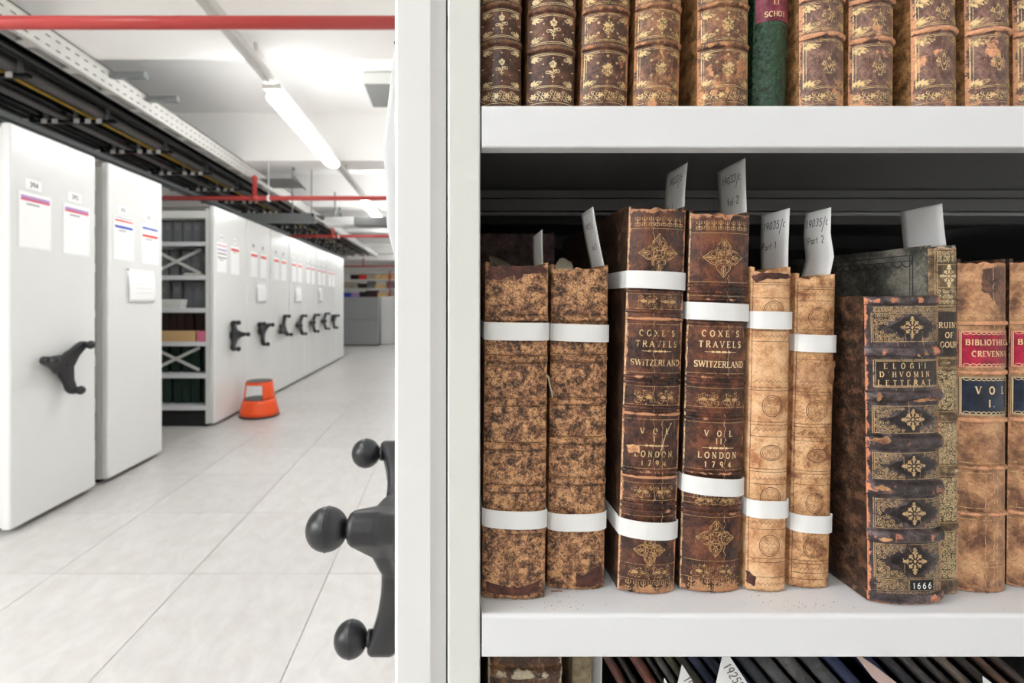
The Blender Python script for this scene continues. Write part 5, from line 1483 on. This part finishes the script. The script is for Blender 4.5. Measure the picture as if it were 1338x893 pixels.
for lab, k, dz in (('galvanised outer rail above the front edge of the left shelving', 2.375, 1.17), ('second galvanised rail, outermost above the left shelving', 2.44, 1.165)):
    dz *= 1.16; o = MB().box(-.014, .014, -3, 15, -.019, .019).build('support_rail', M['galv_dark']); o.location = (-k * dz, 0, EYE + dz)
    tag(o, lab, 'rail', 'outer support rails')
sup = None
ORDN = 'first second third fourth fifth sixth seventh eighth ninth tenth eleventh twelfth thirteenth fourteenth fifteenth sixteenth seventeenth eighteenth'.split()
for k in range(17):
    y = 1.43 + .75 * k
    if sup is None:
        sup = thing('pipe_support', 'grey cross bar with clips under the service pipes, nearest to the camera', 'pipe support', (-2.975, y, 2.602), group='cross bars under the service pipes')
        MB().box(-.50, .39, -.018, .018, 0, .022).build('cross_bar', M['pipe_black'], sup)
        for x in (.333, .085, -.149): MB().box(x - .011, x + .011, -.011, .011, .022, .139).build('hanger_channel', M['galv_dark'], sup)
        for x in (.28, .196, .107, -.06, -.143, -.286, -.393): MB().box(x - .02, x + .02, -.026, -.018, -.008, .026).build('pipe_clip', M['galv'], sup)
        o = sup
    else:
        o = link_copy(sup, loc=(-2.975, y, 2.602)); o['label'] = 'grey cross bar with clips under the service pipes, %s from the camera' % ORDN[k]
        for ch in list(sup.children): link_copy(ch, o)
for k, y in enumerate((3.14, 3.51)):
    o = MB().box(-.225, 0, -.02, .02, -.02, .02).build('ceiling_bracket', M['galv_dark'], bevel=.003); o.location = (-2.0, y, 2.715)
    tag(o, ('nearer' if k == 0 else 'farther') + ' grey bracket stub sticking out above the white cable tray', 'bracket')
for k, y in enumerate((5.42, 7.72)):
    root = thing('hanging_plate', ('nearer' if k == 0 else 'farther') + ' grey plate with a bent black edge above the cable tray', 'bracket', (-1.87, y, 2.62))
    MB().box(-.3, .10, 0, .45, 0, .004).build('plate', M['vent'], root)
    MB().bar((.10, 0, .03), (.10, .45, -.02), .012, .012).build('edge_bar', M['pipe_black'], root)
    MB().bar((.10, .0, .0), (.10, .0, .12), .006, .006).build('hanger', M['galv_dark'], root)
    MB().box(.085, .115, -.02, .02, .1, .128).build('hanger_foot', M['galv_dark'], root)
def red_pipe(lab, y, z, x1, tee=None, hanger=None, r=.0255):
    root = thing('sprinkler_pipe', lab, 'pipe', (0, y, z))
    MB().tube([(-4.6, 0, 0), (x1, 0, 0)], r, 18).build('pipe_run', M['pipe_red'], root)
    if tee is not None:
        mb = MB(); mb.tube([(tee, 0, 0), (tee, 0, .20), (tee, 0, .205), (tee, 0, .235), (tee, 0, .24), (tee, 0, .26)], [r, r, r * 1.35, r * 1.35, r * .6, r * .3], 16)
        mb.tube([(tee - .05, 0, 0), (tee + .05, 0, 0)], r * 1.2, 16); mb.build('tee_riser', M['pipe_red'], root)
    if hanger is not None:
        mb = MB(); mb.tube([(hanger, 0, -.035), (hanger, 0, .39)], .006, 8); mb.tube([(hanger - .012, 0, 0), (hanger + .012, 0, 0)], r * 1.45, 16)
        mb.build('hanger_clamp', M['enamel'], root)
red_pipe('red sprinkler pipe nearest the camera, crossing the top left', 1.94, 2.36, .0)
red_pipe('red sprinkler pipe with a tee, crossing above the orange stool', 5.24, 2.36, .0, -2.14, -1.985)
red_pipe('third red sprinkler pipe with a riser, crossing the far aisle', 8.3, 2.36, .0, -2.03, -1.92)
red_pipe('farthest red sprinkler pipe above the grey cabinets', 15.4, 2.36, .0, -2.75, -.6)
root = thing('cross_duct', 'grey galvanised tray crossing above the white shelving row', 'duct', (-2.4, 6.3, 2.27))
MB().box(-.9, .62, 0, .10, 0, .012).build('tray_bottom', M['galv_dark'], root)
MB().box(-.9, .62, -.004, 0, -.01, .12).build('tray_side', M['galv_dark'], root)
MB().sphere((.60, -.006, .10), .02, 10, 8).build('bolt', M['void'], root)
for x in (.56, .30): MB().box(x, x + .012, .05, .062, .012, .99).build('hanger', M['galv_dark'], root)
root = thing('ceiling_unit', 'white ventilation box with a grey grille above the far aisle', 'ventilation unit', (-1.70, 6.5, 2.27))
MB().box(0, .40, 0, .3, 0, .11).build('housing', M['enamel'], root, bevel=.004)
MB().box(.405, 1.3, 0, .3, 0, .11).build('grille_box', M['vent'], root)
for k in range(14): MB().bar((.42 + .06 * k, -.004, .015), (.47 + .06 * k, -.004, .095), .014, .004, up=(0, 1, 0)).build('grille_slat', M['galv_dark'], root)
for x in (.1, 1.2): MB().box(x, x + .02, .14, .16, .11, .48).build('hanger', M['galv_dark'], root)
root = thing('ceiling_panel', 'grey rectangular panel on the ceiling near the white end panel', 'ceiling panel', (-.48, 4.22, 3.16))
MB().box(-.28, .28, 0, .52, 0, .10).build('panel_body', M['enamel_grey'], root)
MB().box(-.27, .27, .01, .51, -.004, 0).build('grey_face', M['vent'], root)

# ------------------------------------------------------------------ the far end of the aisle
root = thing('plan_cabinet', 'grey cabinet block at the far end of the aisle', 'cabinet', (-2.3, 13.0, 0))
MB().box(-.80, .385, 0, .8, .03, .72).build('lower_carcass', M['far_grey'], root, bevel=.004)
MB().box(-.80, .385, 0, .8, .728, 1.34).build('upper_carcass', M['far_grey'], root, bevel=.004)
MB().box(-.78, .37, .02, .78, 0, .03).build('plinth', M['void'], root)
root = thing('drawer_cabinet', 'white cabinet of shallow drawers beside the grey cabinet block', 'cabinet', (-1.5, 13.3, 0))
MB().box(-.40, .65, .022, .8, .0, 1.36).build('carcass', M['enamel_grey'], root)
for k in range(12):
    d = MB().box(-.39, .64, 0, .02, .03 + .11 * k, .13 + .11 * k).build('drawer', M['enamel'], root)
    MB().box(-.05, .25, -.012, -.0005, .07 + .11 * k, .082 + .11 * k).build('drawer_pull', M['galv_dark'], d)
rack = thing('storage_rack', 'open rack stacked with boxes behind the grey cabinet', 'rack', (-2.2, 16.0, 0))
for z in (.3, 1.0, 1.36, 1.66, 1.96, 2.2): MB().box(-1.4, 1.9, 0, .6, z - .03, z).build('rack_shelf', M['enamel'], rack)
for x in (-1.4, .2, 1.86): MB().box(x, x + .05, 0, .05, 0, 2.25).build('rack_post', M['pipe_red'] if x > 0 else M['galv_dark'], rack)
rng = random.Random(4)
far = [('white', 'white_box'), ('cardboard', 'card'), ('dark', 'brown_dark'), ('blue', 'blue'), ('cream', 'paper_cream'), ('grey', 'file_grey'), ('black', 'void'), ('red', 'red'), ('purple', 'purple')]
POS = ['leftmost', 'second', 'third', 'fourth', 'fifth', 'sixth', 'seventh', 'eighth', 'ninth', 'tenth', 'eleventh']
for zi, (z, hmax, nm) in enumerate(((1.36, .24, 'lowest visible'), (1.66, .24, 'middle'), (1.96, .2, 'upper'))):
    x = -3.55; k = 0
    while x < -.55 and k < len(POS):
        w = rng.uniform(.18, .40); h = rng.uniform(.14, hmax)
        c, mt = far[[3, 8, 6, 2, 1, 4, 6, 5, 0, 3, 1][k] if zi == 0 else rng.choice((0, 0, 0, 1, 1, 4, 4, 2, 5, 7))]
        root = thing('storage_box', '%s box, %s from the left on the %s shelf of the far rack' % (c, POS[k], nm), 'box', (x + w / 2, 16.06, z + .001), group='boxes on the far rack')
        MB().box(-w / 2, w / 2, 0, .45, 0, h).build('box_body', M[mt], root)
        MB().box(-w / 2 - .004, w / 2 + .004, -.004, .454, h * .7, h + .004).build('lid', M[mt], root)
        x += w + .02; k += 1
